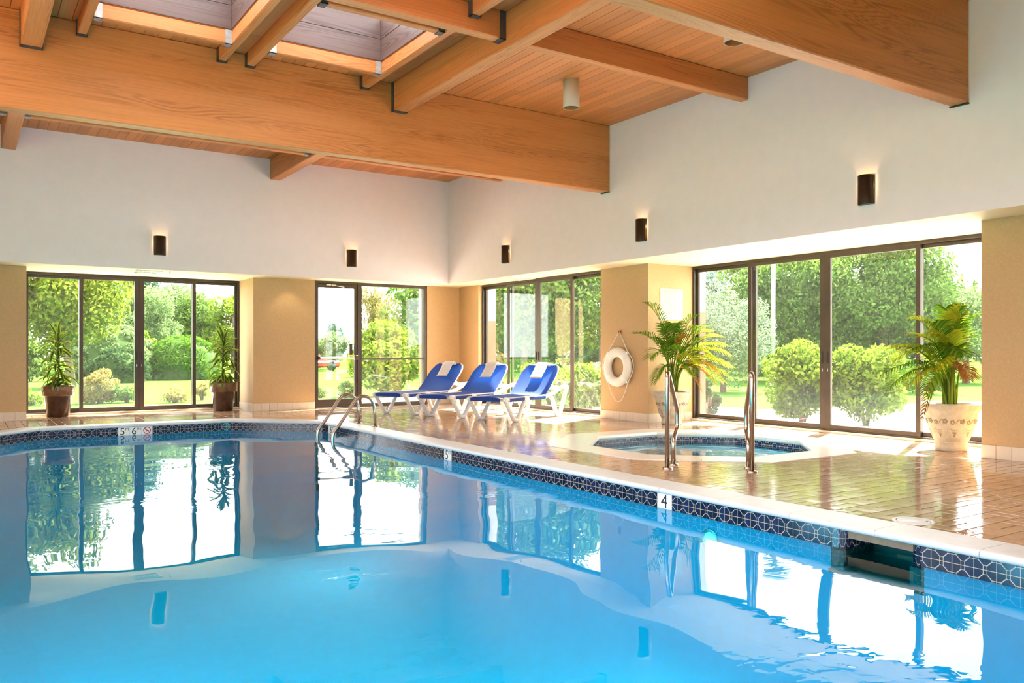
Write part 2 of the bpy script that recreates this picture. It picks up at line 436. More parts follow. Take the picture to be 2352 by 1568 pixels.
def text(name, body, size, parent, mat, loc, rot, ext=0.0006, align='CENTER'):
    cu = bpy.data.curves.new(name, 'FONT'); cu.body = body; cu.size = size; cu.extrude = ext
    cu.align_x = align; cu.align_y = 'CENTER'; cu.materials.append(M[mat])
    tmp = bpy.data.objects.new(name, cu); COL.objects.link(tmp); dg = bpy.context.evaluated_depsgraph_get()
    me = bpy.data.meshes.new_from_object(tmp.evaluated_get(dg)); bpy.data.objects.remove(tmp)
    if not me.materials: me.materials.append(M[mat])
    o = link(name, me, parent); o.location = loc; o.rotation_euler = rot; return o

# ------------------------------------------------------------------ dimensions
XU, YU, XLU, YNU = 8.14, 14.57, -4.0, -5.0         # upper white walls
XP, YP, XLP, YNP = 8.72, 15.14, -4.58, -5.58        # lower tan piers
XW, YW = 9.72, 16.10                                # recessed windows
ZS, ZC = 2.44, 4.50                                 # soffit, ceiling
WATER = -0.158
GZ = -0.10
POOL = [(-.24,1.72),(.88,.6),(3.53,.6),(4.65,1.72),(4.65,12.32),(3.53,13.44),(.88,13.44),(-.24,12.32)]
SPC = (7.27, 6.95); AP = 1.25; SD = AP*math.tan(PI/8)
def octagon(ap): s_ = ap*math.tan(PI/8); return [(SPC[0]+x, SPC[1]+y) for x, y in ((-s_,-ap),(s_,-ap),(ap,-s_),(ap,s_),(s_,ap),(-s_,ap),(-ap,s_),(-ap,-s_))]
SPA = octagon(AP)
COPW = 0.29; SCOPW = 0.40
POOL_OUT = offset_poly(POOL, COPW); SPA_OUT = offset_poly(SPA, SCOPW)

# ------------------------------------------------------------------ floor with individual tiles
mb = MB()
for x0, x1, y0, y1 in ((XLP, XW+.2, YNP, YW+.2),):
    for q in subtract_all([(x0,y0),(x1,y0),(x1,y1),(x0,y1)], [offset_poly(POOL, .05), offset_poly(SPA, .05)]): mb.prism(q, -.10, -.006)
floor = struct('floor', mb, 'grout', 'beige basket-weave tiled pool deck')
P_ = 0.208; tiles = []
i0 = int((XLP-5.316)/P_)-1; i1 = int((XW-5.316)/P_)+1; j0 = int((YNP-2.46)/P_)-1; j1 = int((YW+.1-2.46)/P_)+2
g_ = 0.0042
for i in range(i0, i1+1):
    for j in range(j0, j1+1):
        x = 5.316+i*P_; y = 2.46+j*P_
        halves = [(x,y,x+P_/2,y+P_),(x+P_/2,y,x+P_,y+P_)] if (i+j) % 2 else [(x,y,x+P_,y+P_/2),(x,y+P_/2,x+P_,y+P_)]
        for a,b,c,d in halves:
            q = [(a+g_,b+g_),(c-g_,b+g_),(c-g_,d-g_),(a+g_,d-g_)]
            for lim in (((1,0),XW+.05),((0,1),YW+.05),((-1,0),-XLP),((0,-1),-YNP)):
                q = halfclip(q, *lim) if q else None
            if not q: continue
            tiles += [(t, len(t) == 4 and abs(area(t)-(c-a-2*g_)*(d-b-2*g_)) < 1e-6, (c-a) > (d-b)) for t in subtract_all(q, [POOL_OUT, SPA_OUT]) if area(t) > 2e-4]
def tile_geo(mb, poly, z0=-.006, z1=0.0, ch=.0025):
    n = len(poly); cx_ = sum(p_[0] for p_ in poly)/n; cy_ = sum(p_[1] for p_ in poly)/n
    def sh(p_):
        L = math.hypot(p_[0]-cx_, p_[1]-cy_); k = max(0, 1-ch/max(L,1e-4)); return (cx_+(p_[0]-cx_)*k, cy_+(p_[1]-cy_)*k)
    vs_ = [(p_[0],p_[1],z0) for p_ in poly]+[(p_[0],p_[1],z1-.0015) for p_ in poly]+[(*sh(p_),z1) for p_ in poly]
    fs = [tuple(range(2*n,3*n))]
    for i in range(n):
        k = (i+1) % n; fs += [(i,k,n+k,n+i),(n+i,n+k,2*n+k,2*n+i)]
    mb.add(vs_, fs)
vis = []; rest = []
for t in tiles:
    c = (sum(p_[0] for p_ in t[0])/len(t[0]), sum(p_[1] for p_ in t[0])/len(t[0]), 0)
    (vis if (t[1] and in_frame(c, 0) and (c[0] > 4.6 or c[1] > 13) and c[1] < 15.1) else rest).append((math.hypot(c[0], c[1]), c, t))
vis.sort(key=lambda q: q[0]); rest += vis[300:]; vis = vis[:300]
tm = {}
for wide in (True, False):
    b_ = MB(); hx, hy = (P_/2-g_, P_/4-g_) if wide else (P_/4-g_, P_/2-g_)
    tile_geo(b_, [(-hx,-hy),(hx,-hy),(hx,hy),(-hx,hy)]); tm[wide] = b_.mesh('floor_tile', 'deck_tile', False)
for d_, c, t in vis:
    o = link('floor_tile', tm[t[2]], floor); o.location = (c[0], c[1], rnd.uniform(-.0006, .0006)); o.rotation_euler = (rnd.gauss(0,.0025), rnd.gauss(0,.0025), 0)
mb = MB()
for d_, c, t in rest: tile_geo(mb, t[0], -.006, rnd.uniform(-.0006, .0006))
tag(mb.build('floor_tile_field', 'deck_tile', floor, False), kind='stuff')

# ------------------------------------------------------------------ walls
mb = MB(); mb.box((XLU-.2,YU,ZS),(XU+.2,YU+.25,ZC+.1)); struct('wall_back', mb, 'white_wall', 'white upper wall above the back windows')
mb = MB(); mb.box((XU,YNU-.2,ZS),(XU+.25,YU+.0,ZC+.1)); struct('wall_right', mb, 'white_wall', 'white upper wall above the right windows')
mb = MB(); mb.box((XLU-.25,YNU-.2,ZS),(XLU,YU+.2,ZC+.1))
for a, b in ((YNP,-5.0),(1.4,1.8),(6.9,7.3),(10.6,YW)): mb.box((XLP-.25,a,-.1),(XLP,b,ZS))  # gaps left for the added daylight glazing
struct('wall_left', mb, 'white_wall', 'white wall on the left side of the hall')
mb = MB(); mb.box((XLU-.2,YNU-.25,ZC-.15),(XU+.2,YNU,ZC+.1)); mb.box((XLU-.2,YNU-.25,ZS),(-3.7,YNU,ZC-.15)); mb.box((1.4,YNU-.25,ZS),(XU+.2,YNU,ZC-.15)); mb.box((-3.7,YNU-.25,ZS),(1.4,YNU,ZS+.15))
for a, b in ((XLP-.25,-3.4),(1.4,XW+.2)): mb.box((a,YNP-.25,-.1),(b,YNP,ZS))  # opening for the unseen glazing added behind the viewer
struct('wall_near', mb, 'white_wall', 'white wall at the near end of the hall')
e_ = .004
mb = MB()
mb.box((XU+e_,YNP-.3,ZS-.002),(XW+.10,10.49,ZS+.12)); mb.box((XU+e_,10.49,ZS-.002),(9.0,YP+.3,ZS+.12)); mb.box((XLP-.3,YU+e_,ZS-.002),(5.56,YW+.12,ZS+.12)); mb.box((5.56,YU+e_,ZS-.002),(XU+e_,YP+.3,ZS+.12))
mb.box((XLP-.4,YNP-.4,ZS),(XLU-e_,YU,ZS+.12)); mb.box((XLU,YNP-.4,ZS),(XU,YNU-e_,ZS+.12))
struct('soffit', mb, 'soffit_paint', 'cream soffit over the window bays')
# tan piers
mb = MB(); mb.box((XLP-.25,YP,-.1),(.83,YW+.25,ZS)); struct('wall_pier_back_left', mb, 'tan_wall', 'tan wall left of the back sliding doors')
mb = MB(); mb.box((4.40,YP,-.1),(5.56,YW+.2,ZS)); struct('wall_pier_back', mb, 'tan_wall', 'tan pier between sliding doors and glass door')
mb = MB(); mb.box((7.96,YP,-.1),(8.95,YP+.3,ZS)); mb.box((XP,14.36,-.1),(8.95,YP+.3,ZS)); struct('wall_corner', mb, 'tan_wall', 'tan wall corner behind the sun loungers')
mb = MB(); mb.box((XP,9.36,-.1),(XW+.06,10.49,ZS)); struct('wall_pier_right', mb, 'tan_wall', 'tan pier where the life ring hangs')
mb = MB(); mb.box((XP,YNP,-.1),(XW+.2,4.40,ZS)); struct('wall_pier_right_near', mb, 'tan_wall', 'tan wall at the right edge of the picture')
# exterior facing: brown base and white top on the outer piers
mb = MB()
for lo, hi in (((XW+.06,9.38,GZ),(XW+.27,10.3,1.72)), ((8.96,14.40,GZ),(9.17,15.3,1.72)), ((7.98,YP+.3,GZ),(8.95,15.56,1.95))): mb.box(lo, hi, 0)
for lo, hi in (((XW+.06,9.38,1.72),(XW+.27,10.3,2.56)), ((8.96,14.40,1.72),(9.17,15.3,2.56)), ((7.98,YP+.3,1.95),(8.95,15.56,2.56))): mb.box(lo, hi, 1)
struct('wall_outside', mb, ['brick_brown', 'stucco'], 'brown and white outside wall seen through the panes')

# baseboards of separate tiles
BT = 0.152; BH = 0.135
def basetiles(name, a, b, nrm, label):
    root = empty_struct(name, label)
    a = Vector((*a,0)); b = Vector((*b,0)); L = (b-a).length; d = (b-a).normalized(); n = max(1, round(L/BT)); p_ = L/n
    bb = MB(); bb.cbox((-p_/2+.0012,-.006,0),(p_/2-.0012,.006,BH),.002); me = bb.mesh('base_tile', 'base_tile')
    for i in range(n):
        o = link('base_tile', me, root); q = a+d*(p_*(i+.5))+Vector((*nrm,0))*.0062; o.location = q; o.rotation_euler = (0,0,math.atan2(d.y,d.x))
basetiles('baseboard_back_left', (-.9,YP),(.83,YP),(0,-1), 'tile baseboard on the tan wall left of the sliding doors')
basetiles('baseboard_back', (4.40,YP),(5.56,YP),(0,-1), 'tile baseboard on the pier beside the glass door')
basetiles('baseboard_back_side', (4.40,YP),(4.40,YW-.08),(-1,0), 'tile baseboard in the sliding door recess')
basetiles('baseboard_corner', (7.97,YP),(XP,YP),(0,-1), 'tile baseboard in the lounger corner')
basetiles('baseboard_corner_side', (XP,14.37),(XP,YP-.012),(-1,0), 'tile baseboard beside the far right window')
basetiles('baseboard_right', (XP,9.36),(XP,10.49),(-1,0), 'tile baseboard under the life ring')
basetiles('baseboard_right_side', (XP,9.36),(XW-.08,9.36),(0,-1), 'tile baseboard behind the left palm urn')
basetiles('baseboard_right_near', (XP,1.4),(XP,4.40),(-1,0), 'tile baseboard on the near right wall')

# ------------------------------------------------------------------ ceiling
SKX = [(1.06,2.377),(2.78,4.10),(-3.0,-1.68),(-1.28,.04)]
SKY_ = [(7.50,8.95),(4.95,6.40),(2.1,3.55),(-.4,1.05)]
HOLES = [[(a,c),(b,c),(b,d),(a,d)] for a,b in SKX for c,d in SKY_]  # all but the two in view are added to let daylight in
mb = MB()
for q in subtract_all([(XLU-.2,YNU-.2),(XU+.2,YNU-.2),(XU+.2,YU+.2),(XLU-.2,YU+.2)], HOLES): mb.prism(q, ZC+.022, ZC+.12)
for k, h in enumerate(HOLES):
    if k in (0, 4): continue
    (a,c),(b,d) = h[0], h[2]
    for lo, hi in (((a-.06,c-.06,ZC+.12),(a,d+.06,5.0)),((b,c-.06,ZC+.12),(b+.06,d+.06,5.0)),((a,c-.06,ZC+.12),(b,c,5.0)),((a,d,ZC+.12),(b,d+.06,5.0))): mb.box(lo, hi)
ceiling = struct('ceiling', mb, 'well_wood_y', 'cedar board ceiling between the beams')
BW = 0.136; boards = []; br = random.Random(3)
nb = int((XU-XLU)/BW)+1
for i in range(nb):
    x1 = XU-i*BW; x0 = max(x1-BW, XLU)
    y = YNU-br.uniform(0, 2)
    while y < YU:
        L = br.uniform(1.3, 3.4); a, b = max(y, YNU), min(y+L, YU); y += L
        if b-a < .02: continue
        boards += [q for q in subtract_all([(x0,a),(x1,a),(x1,b),(x0,b)], HOLES) if area(q) > 2e-3]
cand = []; others = []
for q in boards:
    xs = [p_[0] for p_ in q]; ys = [p_[1] for p_ in q]; bb_ = (min(xs), max(xs), min(ys), max(ys)); cx_ = sum(bb_[:2])/2
    seen = any(in_frame((cx_, bb_[2]+(bb_[3]-bb_[2])*t, ZC), 0) for t in (0,.25,.5,.75,1)) and bb_[3] > 4.4
    (cand if seen else others).append((math.hypot(cx_, (bb_[2]+bb_[3])/2), bb_))
cand.sort(); others += cand[300:]
for d_, (a,b,c,d) in cand[:300]:
    bb = MB(); bb.cbox((a+.0018,c+.0015,ZC),(b-.0018,d-.0015,ZC+.02),.0025); bb.build('ceiling_board', 'board_wood', ceiling)
mb = MB()
for d_, (a,b,c,d) in others: mb.box((a+.0018,c+.0015,ZC),(b-.0018,d-.0015,ZC+.02))
tag(mb.build('ceiling_board_field', 'board_wood', ceiling), kind='stuff')

# ------------------------------------------------------------------ beams
def beam(name, lo, hi, axis, label, group, hang=(), hm='steel_hanger'):
    b = MB(); b.cbox(lo, hi, .010); o = b.build(name, 'beam_wood_x' if axis == 0 else 'beam_wood_y'); tag(o, label, 'beam', group)
    for end in hang:                   # U-shaped steel hanger at an end
        h = MB(); t = .008; lw = .07
        a = 1-axis; l2 = list(lo); h2 = list(hi)
        if end == 0: l2[axis], h2[axis] = lo[axis], lo[axis]+lw
        else: l2[axis], h2[axis] = hi[axis]-lw, hi[axis]
        top = min(hi[2]-.004, ZC-.003)
        q0 = list(l2); q1 = list(h2); q0[a] = lo[a]-t; q1[a] = lo[a]-.001; q0[2] = lo[2]-t; q1[2] = top; h.box(q0, q1)
        q0 = list(l2); q1 = list(h2); q0[a] = hi[a]+.001; q1[a] = hi[a]+t; q0[2] = lo[2]-t; q1[2] = top; h.box(q0, q1)
        q0 = list(l2); q1 = list(h2); q0[a] = lo[a]-t; q1[a] = hi[a]+t; q0[2] = lo[2]-t; q1[2] = lo[2]-.001; h.box(q0, q1)
        h.build('hanger', hm, o)
    return o
ZB = 3.505
GIRD = [(9.575,9.75),(4.225,4.395),(-1.12,-.95)]
for (a,b), lab in zip(GIRD, ('deep laminated girder crossing the picture from the left edge', 'deep laminated girder at the top right corner', 'deep laminated girder behind the viewer')):
    o = beam('roof_girder', (XLU+.002,a,ZB),(XU-.002,b,ZC-.001), 0, lab, 'deep roof girders')
    h = MB(); h.box((XU-.035,a-.006,ZB-.012),(XU-.001,b+.006,ZB-.001)); h.build('bearing_plate', 'marker_black', o)
YB = [(.47,.66),(4.53,4.71)]; ZY = 4.135
spans = [(9.75,YU),(4.395,9.575),(-.95,4.225)]
names = {(0,0):'cross beam behind the big girder at far left', (1,0):'cross beam behind the big girder left of the corner', (0,1):'cross beam hung on the girder at the left edge', (1,1):'long cross beam meeting the girder above the door', (0,2):'cross beam over the water at the left, out ahead', (1,2):'cross beam over the water at the right, out ahead'}
for bi, (x0,x1) in enumerate(YB):
    for si, (y0,y1) in enumerate(spans):
        beam('cross_beam', (x0,y0+.002,ZY),(x1,y1-.002,ZC-.001), 1, names[(bi,si)], 'cross beams', hang=(1,) if si else (0,))
ZJ = 4.217
JY = [(12.54,12.65),(6.93,7.05),(1.55,1.67)]
jl = {0:('purlin behind the girder, first stretch from the left edge', 'purlin behind the girder, long middle stretch', 'purlin behind the girder reaching the right wall'),
      1:('purlin left of the first skylight', 'purlin in front of the two skylights', 'purlin between the two white can lights'),
      2:('purlin over the near deck at the left', 'purlin over the near water', 'purlin over the near deck at the right')}
for ji, (y0,y1) in enumerate(JY):
    for k, (x0,x1) in enumerate(((XLU+.002,.47),(.66,4.53),(4.71,XU-.002))):
        beam('purlin', (x0+.002,y0,ZJ-(.042 if ji == 0 else 0)),(x1-.002,y1,ZC-.001), 0, jl[ji][k], 'purlins', hang={0:(1,),1:(0,1),2:()}[k], hm='galvanised' if ji == 0 else 'steel_hanger')
SJ = [(.972,1.06),(2.377,2.465),(2.694,2.78),(4.10,4.19)]; ZSJ = 4.352
sjn = ('joist along the left side of the first skylight', 'joist along the right side of the first skylight', 'joist along the left side of the second skylight', 'joist along the right side of the second skylight')
for k, (x0,x1) in enumerate(SJ):
    beam('skylight_joist', (x0,7.052,ZSJ),(x1,9.573,ZC-.001), 1, sjn[k], 'skylight joists', hang=(0,1))
    beam('skylight_joist', (x0,4.397,ZSJ),(x1,6.928,ZC-.001), 1, sjn[k]+' in the nearer bay', 'skylight joists', hang=(0,1))
hn = ('first', 'second')
for k, (x0,x1) in enumerate(((1.06,2.377),(2.78,4.10))):
    beam('skylight_header', (x0+.002,8.95,ZSJ),(x1-.002,9.04,ZC-.001), 0, 'far header under the %s skylight from the left' % hn[k], 'skylight headers', hang=(0,1), hm='galvanised')
    beam('skylight_header', (x0+.002,7.41,ZSJ),(x1-.002,7.50,ZC-.001), 0, 'near header under the %s skylight from the left' % hn[k], 'skylight headers', hang=(0,1), hm='steel_hanger')
# the two skylights in view
for k, (a,b) in enumerate(((1.06,2.377),(2.78,4.10))):
    c, d = 7.50, 8.95
    t = thing('skylight', ('skylight well of dark red boards cut off by the top edge', 'skylight well of dark red boards with a bright slit of sky')[k], 'skylight', ((a+b)/2,(c+d)/2,ZC), 0, 'skylights')
    ox, oy = (a+b)/2, (c+d)/2
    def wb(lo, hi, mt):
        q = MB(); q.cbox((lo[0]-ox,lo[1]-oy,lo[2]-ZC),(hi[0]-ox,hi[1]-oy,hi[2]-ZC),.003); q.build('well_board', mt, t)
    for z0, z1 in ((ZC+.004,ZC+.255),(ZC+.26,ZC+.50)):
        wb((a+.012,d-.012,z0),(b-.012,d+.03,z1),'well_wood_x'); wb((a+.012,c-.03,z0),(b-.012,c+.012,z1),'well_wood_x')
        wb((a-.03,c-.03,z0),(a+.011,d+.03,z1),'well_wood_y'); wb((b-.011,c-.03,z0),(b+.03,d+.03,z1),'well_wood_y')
    q = MB(); q.box((a-.05-ox,c-.05-oy,.51),(b+.05-ox,d+.05-oy,.522)); q.build('dome_glass', 'skylight_glass', t)

# ------------------------------------------------------------------ pool
pool = thing('swimming_pool', 'turquoise swimming pool with cut corners and navy waterline tiles', 'pool', (2.2,7,-1.5))
poff = Vector((2.2,7,-1.5))
def pchild(mb, name, mats, fix=True, parent=None):
    o = mb.build(name, mats, pool if parent is None else parent, fix); 
    if parent is None: o.location = -poff
    return o
SK0, SK1 = 2.76, 3.20                  # skimmer mouth on the right wall
mb = MB(); n = len(POOL); TOPT = -.042
for i in range(n):
    a = POOL[i]; b = POOL[(i+1) % n]
    segs = [(a, b, TOPT)]
    if i == 3: segs = [(a,(4.65,SK0-.09),TOPT),((4.65,SK0-.09),(4.65,SK1+.09),-.30),((4.65,SK1+.09),b,TOPT)]
    for p0, p1, zt in segs:
        mb.add([(*p0,-.95),(*p1,-.95),(*p1,zt),(*p0,zt)], [(0,1,2,3)])
rings = [[(*p_, -.95-.75*math.sin(a)) for p_ in offset_poly(POOL, -.75*(1-math.cos(a)))] for a in [PI/2*k/10 for k in range(11)]]
mb.add([p_ for r_ in rings for p_ in r_], [(k*n+i,k*n+(i+1) % n,(k+1)*n+(i+1) % n,(k+1)*n+i) for k in range(10) for i in range(n)]+[tuple(range(10*n,11*n))], 0, True)
pchild(mb, 'basin', 'plaster', False)
# waterline tile: octagon mosaic
TP = 0.118
def tilemesh(name, polys, w_, h_, blue):
    b = MB(); b.box((-w_/2,0,-h_),(w_/2,.006,0), 1)
    for q in polys:
        b.add([(-w_/2+x*w_, -.0012, -h_+y*h_) for x, y in q], [tuple(range(len(q)))], 0)
        k = len(q); vs_ = [(-w_/2+x*w_, -.0012, -h_+y*h_) for x, y in q]+[(-w_/2+x*w_, 0, -h_+y*h_) for x, y in q]
        b.add(vs_, [(i,(i+1) % k,k+(i+1) % k,k+i) for i in range(k)], 0)
    return b.mesh(name, [blue, 'tile_grout'])
G1 = .016; quarter = [(.5+G1,.5+G1),(.905,.5+G1),(.905,.685),(.685,.905),(.5+G1,.905)]
cor = [(.715,.937),(.715,1),(1,1),(1,.715),(.937,.715)]; strip = [(.937,.5+G1),(1,.5+G1),(1,.685),(.937,.685)]; strip2 = [(.5+G1,.937),(.685,.937),(.685,1),(.5+G1,1)]
OCT = []
for fx in (0, 1):
    for fy in (0, 1):
        for q in (quarter, cor, strip, strip2): OCT.append([((1-x if fx else x), (1-y if fy else y)) for x, y in q])
TM = tilemesh('waterline_tile', OCT, TP-.0016, TP+.003, 'tile_blue')
MK = {}
def put_tile(me, x, y, ang, sx=1.0, parent=None, name='waterline_tile', z=TOPT):
    o = link(name, me, pool); o.location = Vector((x,y,z))-poff; o.rotation_euler = (0,0,ang); o.scale = (sx,1,1); return o
def marker_on(segdir): pass
MARK = {5: [(1.909,2.07,'5','FT'),(2.07,2.232,'6','IN'),(2.232,2.385,'X','')], 3: [(11.74,12.06,'6','FT'),(8.234,8.409,'5','FT'),(4.713,4.879,'4','')]}
def run_tiles(p0, p1, excl):
    a = Vector(p0); b = Vector(p1); L = (b-a).length; d = (b-a)/L
    inn = Vector((-d.y, d.x))          # interior is left of a counter-clockwise edge
    ang = math.atan2(d.y, d.x)+PI      # tile front (-y local) must face the water
    free = []; s0 = 0
    for e0, e1 in sorted(excl): free.append((s0, e0)); s0 = e1
    free.append((s0, L))
    for f0, f1 in free:
        k = max(1, round((f1-f0)/TP)); pp = (f1-f0)/k
        if f1-f0 < .02: continue
        for i in range(k):
            q = a+d*(f0+pp*(i+.5)) + inn*.007
            if not in_frame((q.x,q.y,-.1), 40): continue
            put_tile(TM, q.x, q.y, ang, pp/TP)
for i in range(n):
    a = Vector(POOL[i]); b = Vector(POOL[(i+1) % n]); ex = []
    d = (b-a).normalized(); co = 0 if abs(d.x) > .9 else 1
    for m0, m1, t1, t2 in MARK.get(i, []):
        s_ = sorted(((m0-a[co])*d[co], (m1-a[co])*d[co])); ex.append(tuple(s_))
    if i == 3: ex.append((SK0-.075-a.y, SK1+.075-a.y))
    run_tiles(a, b, ex)
# curved returns into the skimmer mouth
for yc, sg in ((SK1+.075,-1),(SK0-.075,1)):
    R_ = .075
    for t0, t1 in ((0,30),(30,60),(60,90)):
        tm_ = math.radians((t0+t1)/2); cx_ = 4.65+R_; 
        px_ = cx_-R_*math.cos(tm_); py_ = yc+sg*R_*math.sin(tm_)
        nx, ny = -math.cos(tm_), sg*math.sin(tm_)
        put_tile(TM, px_+nx*.004, py_+ny*.004, math.atan2(-nx, ny)+PI if False else math.atan2(ny,nx)+PI/2, .36)
    for k in range(2): put_tile(TM, 4.65+R_+.06+TP*k, yc+sg*(R_+.004), 0 if sg < 0 else PI, 1.0)
sk = MB()
sk.box((4.735,SK0-.095,-.30),(5.0,SK0,-.046)); sk.box((4.735,SK1,-.30),(5.0,SK1+.095,-.046)); sk.box((4.655,SK0-.095,-.30),(4.735,SK0-.076,-.06)); sk.box((4.655,SK1+.076,-.30),(4.735,SK1+.095,-.06)); sk.box((4.652,SK0-.095,-.30),(4.735,SK0,-.178)); sk.box((4.652,SK1,-.30),(4.735,SK1+.095,-.178)); sk.box((4.98,SK0,-.30),(5.0,SK1,-.06)); sk.box((4.62,SK0-.09,-.32),(5.0,SK1+.09,-.30)); sk.box((4.66,SK0-.09,-.046),(5.0,SK1+.09,-.043))
so = pchild(sk, 'skimmer', 'skimmer_dark')
sk = MB(); sk.cbox((4.93,SK0+.012,-.105),(4.97,SK1-.012,-.050),.003); sk.cbox((4.915,SK0+.12,-.128),(4.93,SK0+.24,-.075),.003)
sk.build('weir_frame', 'skimmer_beige', so)
# depth markers
for i, lst in MARK.items():
    a = Vector(POOL[i]); b = Vector(POOL[(i+1) % n]); d = (b-a).normalized(); inn = Vector((-d.y,d.x)); co = 0 if abs(d.x) > .9 else 1
    for m0, m1, big, small in lst:
        mid = a+d*(((m0+m1)/2-a[co])*d[co]); wdt = abs(m1-m0); hg = .125
        q = MB(); q.cbox((-wdt/2+.002,0,-hg),(wdt/2-.002,.010,0),.0015); o = q.build('depth_marker', 'marker_white', pool)
        rot = math.atan2(d.y,d.x)+PI; pos = mid+inn*.009
        o.location = Vector((pos.x,pos.y,TOPT+.002))-poff; o.rotation_euler = (0,0,rot)
        if big == 'X':
            r_ = MB(); pts = [(math.cos(2*PI*k/28)*.048, -.0015, -.060+math.sin(2*PI*k/28)*.048) for k in range(29)]
            r_.tube(pts, .0062, 6, cap=False, flat=1.0); r_.tube([(-.034,-.0015,-.026),(.034,-.0015,-.094)], .005, 6); r_.build('ban_ring', 'marker_red', o)
            r_ = MB(); r_.tube([(-.024,-.001,-.045),(.0,-.001,-.058),(.024,-.001,-.066)], .005, 6); r_.tube([(.002,-.001,-.058),(-.014,-.001,-.082)], .004, 6); r_.sphere((-.026,-.001,-.038), .007, 6); r_.build('diver', 'marker_black', o)
        else:
            bx_ = -.022 if small else 0.0
            if i == 3 and big == '6': bx_ = -.05
            text('numeral', big, .150, o, 'marker_black', (bx_,-.0012,-.066), (PI/2,0,0))
            if small: text('unit', small, .055, o, 'marker_black', (bx_+.066,-.0012,-.034), (PI/2,0,0))
# coping stones
def coping_run(poly, width, prof, mat, pitch, parent, off, name):
    k = len(poly)
    for i in range(k):
        p0, p1, p2, p3 = Vector(poly[i-1]), Vector(poly[i]), Vector(poly[(i+1) % k]), Vector(poly[(i+2) % k])
        d = (p2-p1).normalized(); o_ = Vector((d.y,-d.x)); L = (p2-p1).length
        def tanh_(u, v_): ang = math.acos(max(-1,min(1,u.dot(v_)))); return math.tan(ang/2)
        t0 = tanh_((p1-p0).normalized(), d); t1 = tanh_(d, (p3-p2).normalized())
        m_ = max(1, round(L/pitch)); 
        for j in range(m_):
            s0 = L*j/m_+.0015; s1 = L*(j+1)/m_-.0015
            mid = p1+d*(s0+s1)/2
            b = MB(); vs_ = []
            for e, s_ in ((0,s0),(1,s1)):
                for dd, z in prof:
                    sh = 0
                    if j == 0 and e == 0: sh = -dd*t0
                    if j == m_-1 and e == 1: sh = dd*t1
                    q = p1+d*(s_+sh)+o_*dd; vs_.append((q.x-mid.x,q.y-mid.y,z))
            c_ = len(prof)
            b.add(vs_, [tuple(range(c_)), tuple(range(c_,2*c_))[::-1]]+[(q,(q+1) % c_,c_+(q+1) % c_,c_+q) for q in range(c_)], 0, False)
            ob = b.build(name, mat, parent); ob.location = Vector((mid.x,mid.y,0))-off
def bullnose(wd, th, over, z1=.004):
    pr = [(wd,z1),(0.03,z1+.002)]
    for k in range(9):
        a = PI/2+PI*k/8; pr.append((-over+th/2+math.cos(a)*th/2, z1-th/2+math.sin(a)*th/2))
    pr += [(0.03,z1-th),(wd,z1-th)]; return pr
coping_run(POOL, COPW, bullnose(COPW-.003,.046,.032), 'coping', .62, pool, poff, 'coping_stone')
# underwater lamps on the right wall
for yy, zz in ((4.317,-.315),(9.80,-.36)):
    q = MB(); q.lathe([(0,.012),(.050,.010),(.056,.004)], 28, 0); q.lathe([(.056,.004),(.066,.012),(.076,.008),(.078,0)], 28, 1)
    lit = yy < 6
    o = q.build('underwater_lamp', ['lens_glow' if lit else 'skimmer_dark','aluminium'], pool); o.location = Vector((4.645,yy,zz))-poff; o.rotation_euler = (0,-PI/2,0)
    ld = bpy.data.lights.new('underwater_light', 'AREA'); ld.shape = 'DISK'; ld.size = .15; ld.energy = 26 if lit else 16; ld.color = (.85,.97,1)
    lo = link('underwater_light', ld, pool); lo.location = Vector((4.60,yy,zz))-poff; lo.rotation_euler = (0,PI/2,0)
# water
mb = MB(); mb.add([(x,y,WATER) for x, y in offset_poly(POOL,-.0015)], [tuple(range(8))])
mb.add([(4.645,SK0-.07,WATER),(4.72,SK0,WATER),(4.98,SK0,WATER),(4.98,SK1,WATER),(4.72,SK1,WATER),(4.645,SK1+.07,WATER)], [tuple(range(6))])
tag(mb.build('pool_water', 'pool_water', None, False), 'calm clear blue water filling the swimming pool', 'water', kind='stuff')

# ------------------------------------------------------------------ spa
spa = thing('whirlpool_spa', 'octagonal whirlpool spa sunk in the deck by the right windows', 'spa', (SPC[0],SPC[1],-.9)); spoff = Vector((SPC[0],SPC[1],-.9))
mb = MB(); inner = octagon(AP-.42)
for i in range(8):
    a, b = SPA[i], SPA[(i+1) % 8]; c, d = inner[i], inner[(i+1) % 8]
    mb.add([(*a,-.45),(*b,-.45),(*b,-.052),(*a,-.052)], [(0,1,2,3)]); mb.add([(*c,-.45),(*d,-.45),(*b,-.45),(*a,-.45)], [(0,1,2,3)])
    mb.add([(*c,-.92),(*d,-.92),(*d,-.45),(*c,-.45)], [(0,1,2,3)])
mb.add([(*p_,-.92) for p_ in inner], [tuple(range(8))])
o = mb.build('basin', 'spa_plaster', spa, False); o.location = -spoff
HEX = [[(.30,.53),(.70,.53),(.82,.53),(.70,.80),(.30,.80),(.18,.53)][1:], [(.30,.20),(.70,.20),(.82,.47),(.18,.47)],
       [(.02,.53),(.12,.53),(.27,.86),(.27,.97),(.02,.97)], [(.73,.97),(.73,.86),(.88,.53),(.98,.53),(.98,.97)],
       [(.02,.47),(.02,.03),(.27,.03),(.27,.14),(.12,.47)], [(.73,.03),(.98,.03),(.98,.47),(.88,.47),(.73,.14)],
       [(.32,.86),(.68,.86),(.68,.97),(.32,.97)], [(.32,.03),(.68,.03),(.68,.14),(.32,.14)]]
STM = tilemesh('spa_tile', HEX, SD*2/9-.002, .098, 'spa_tile_blue')
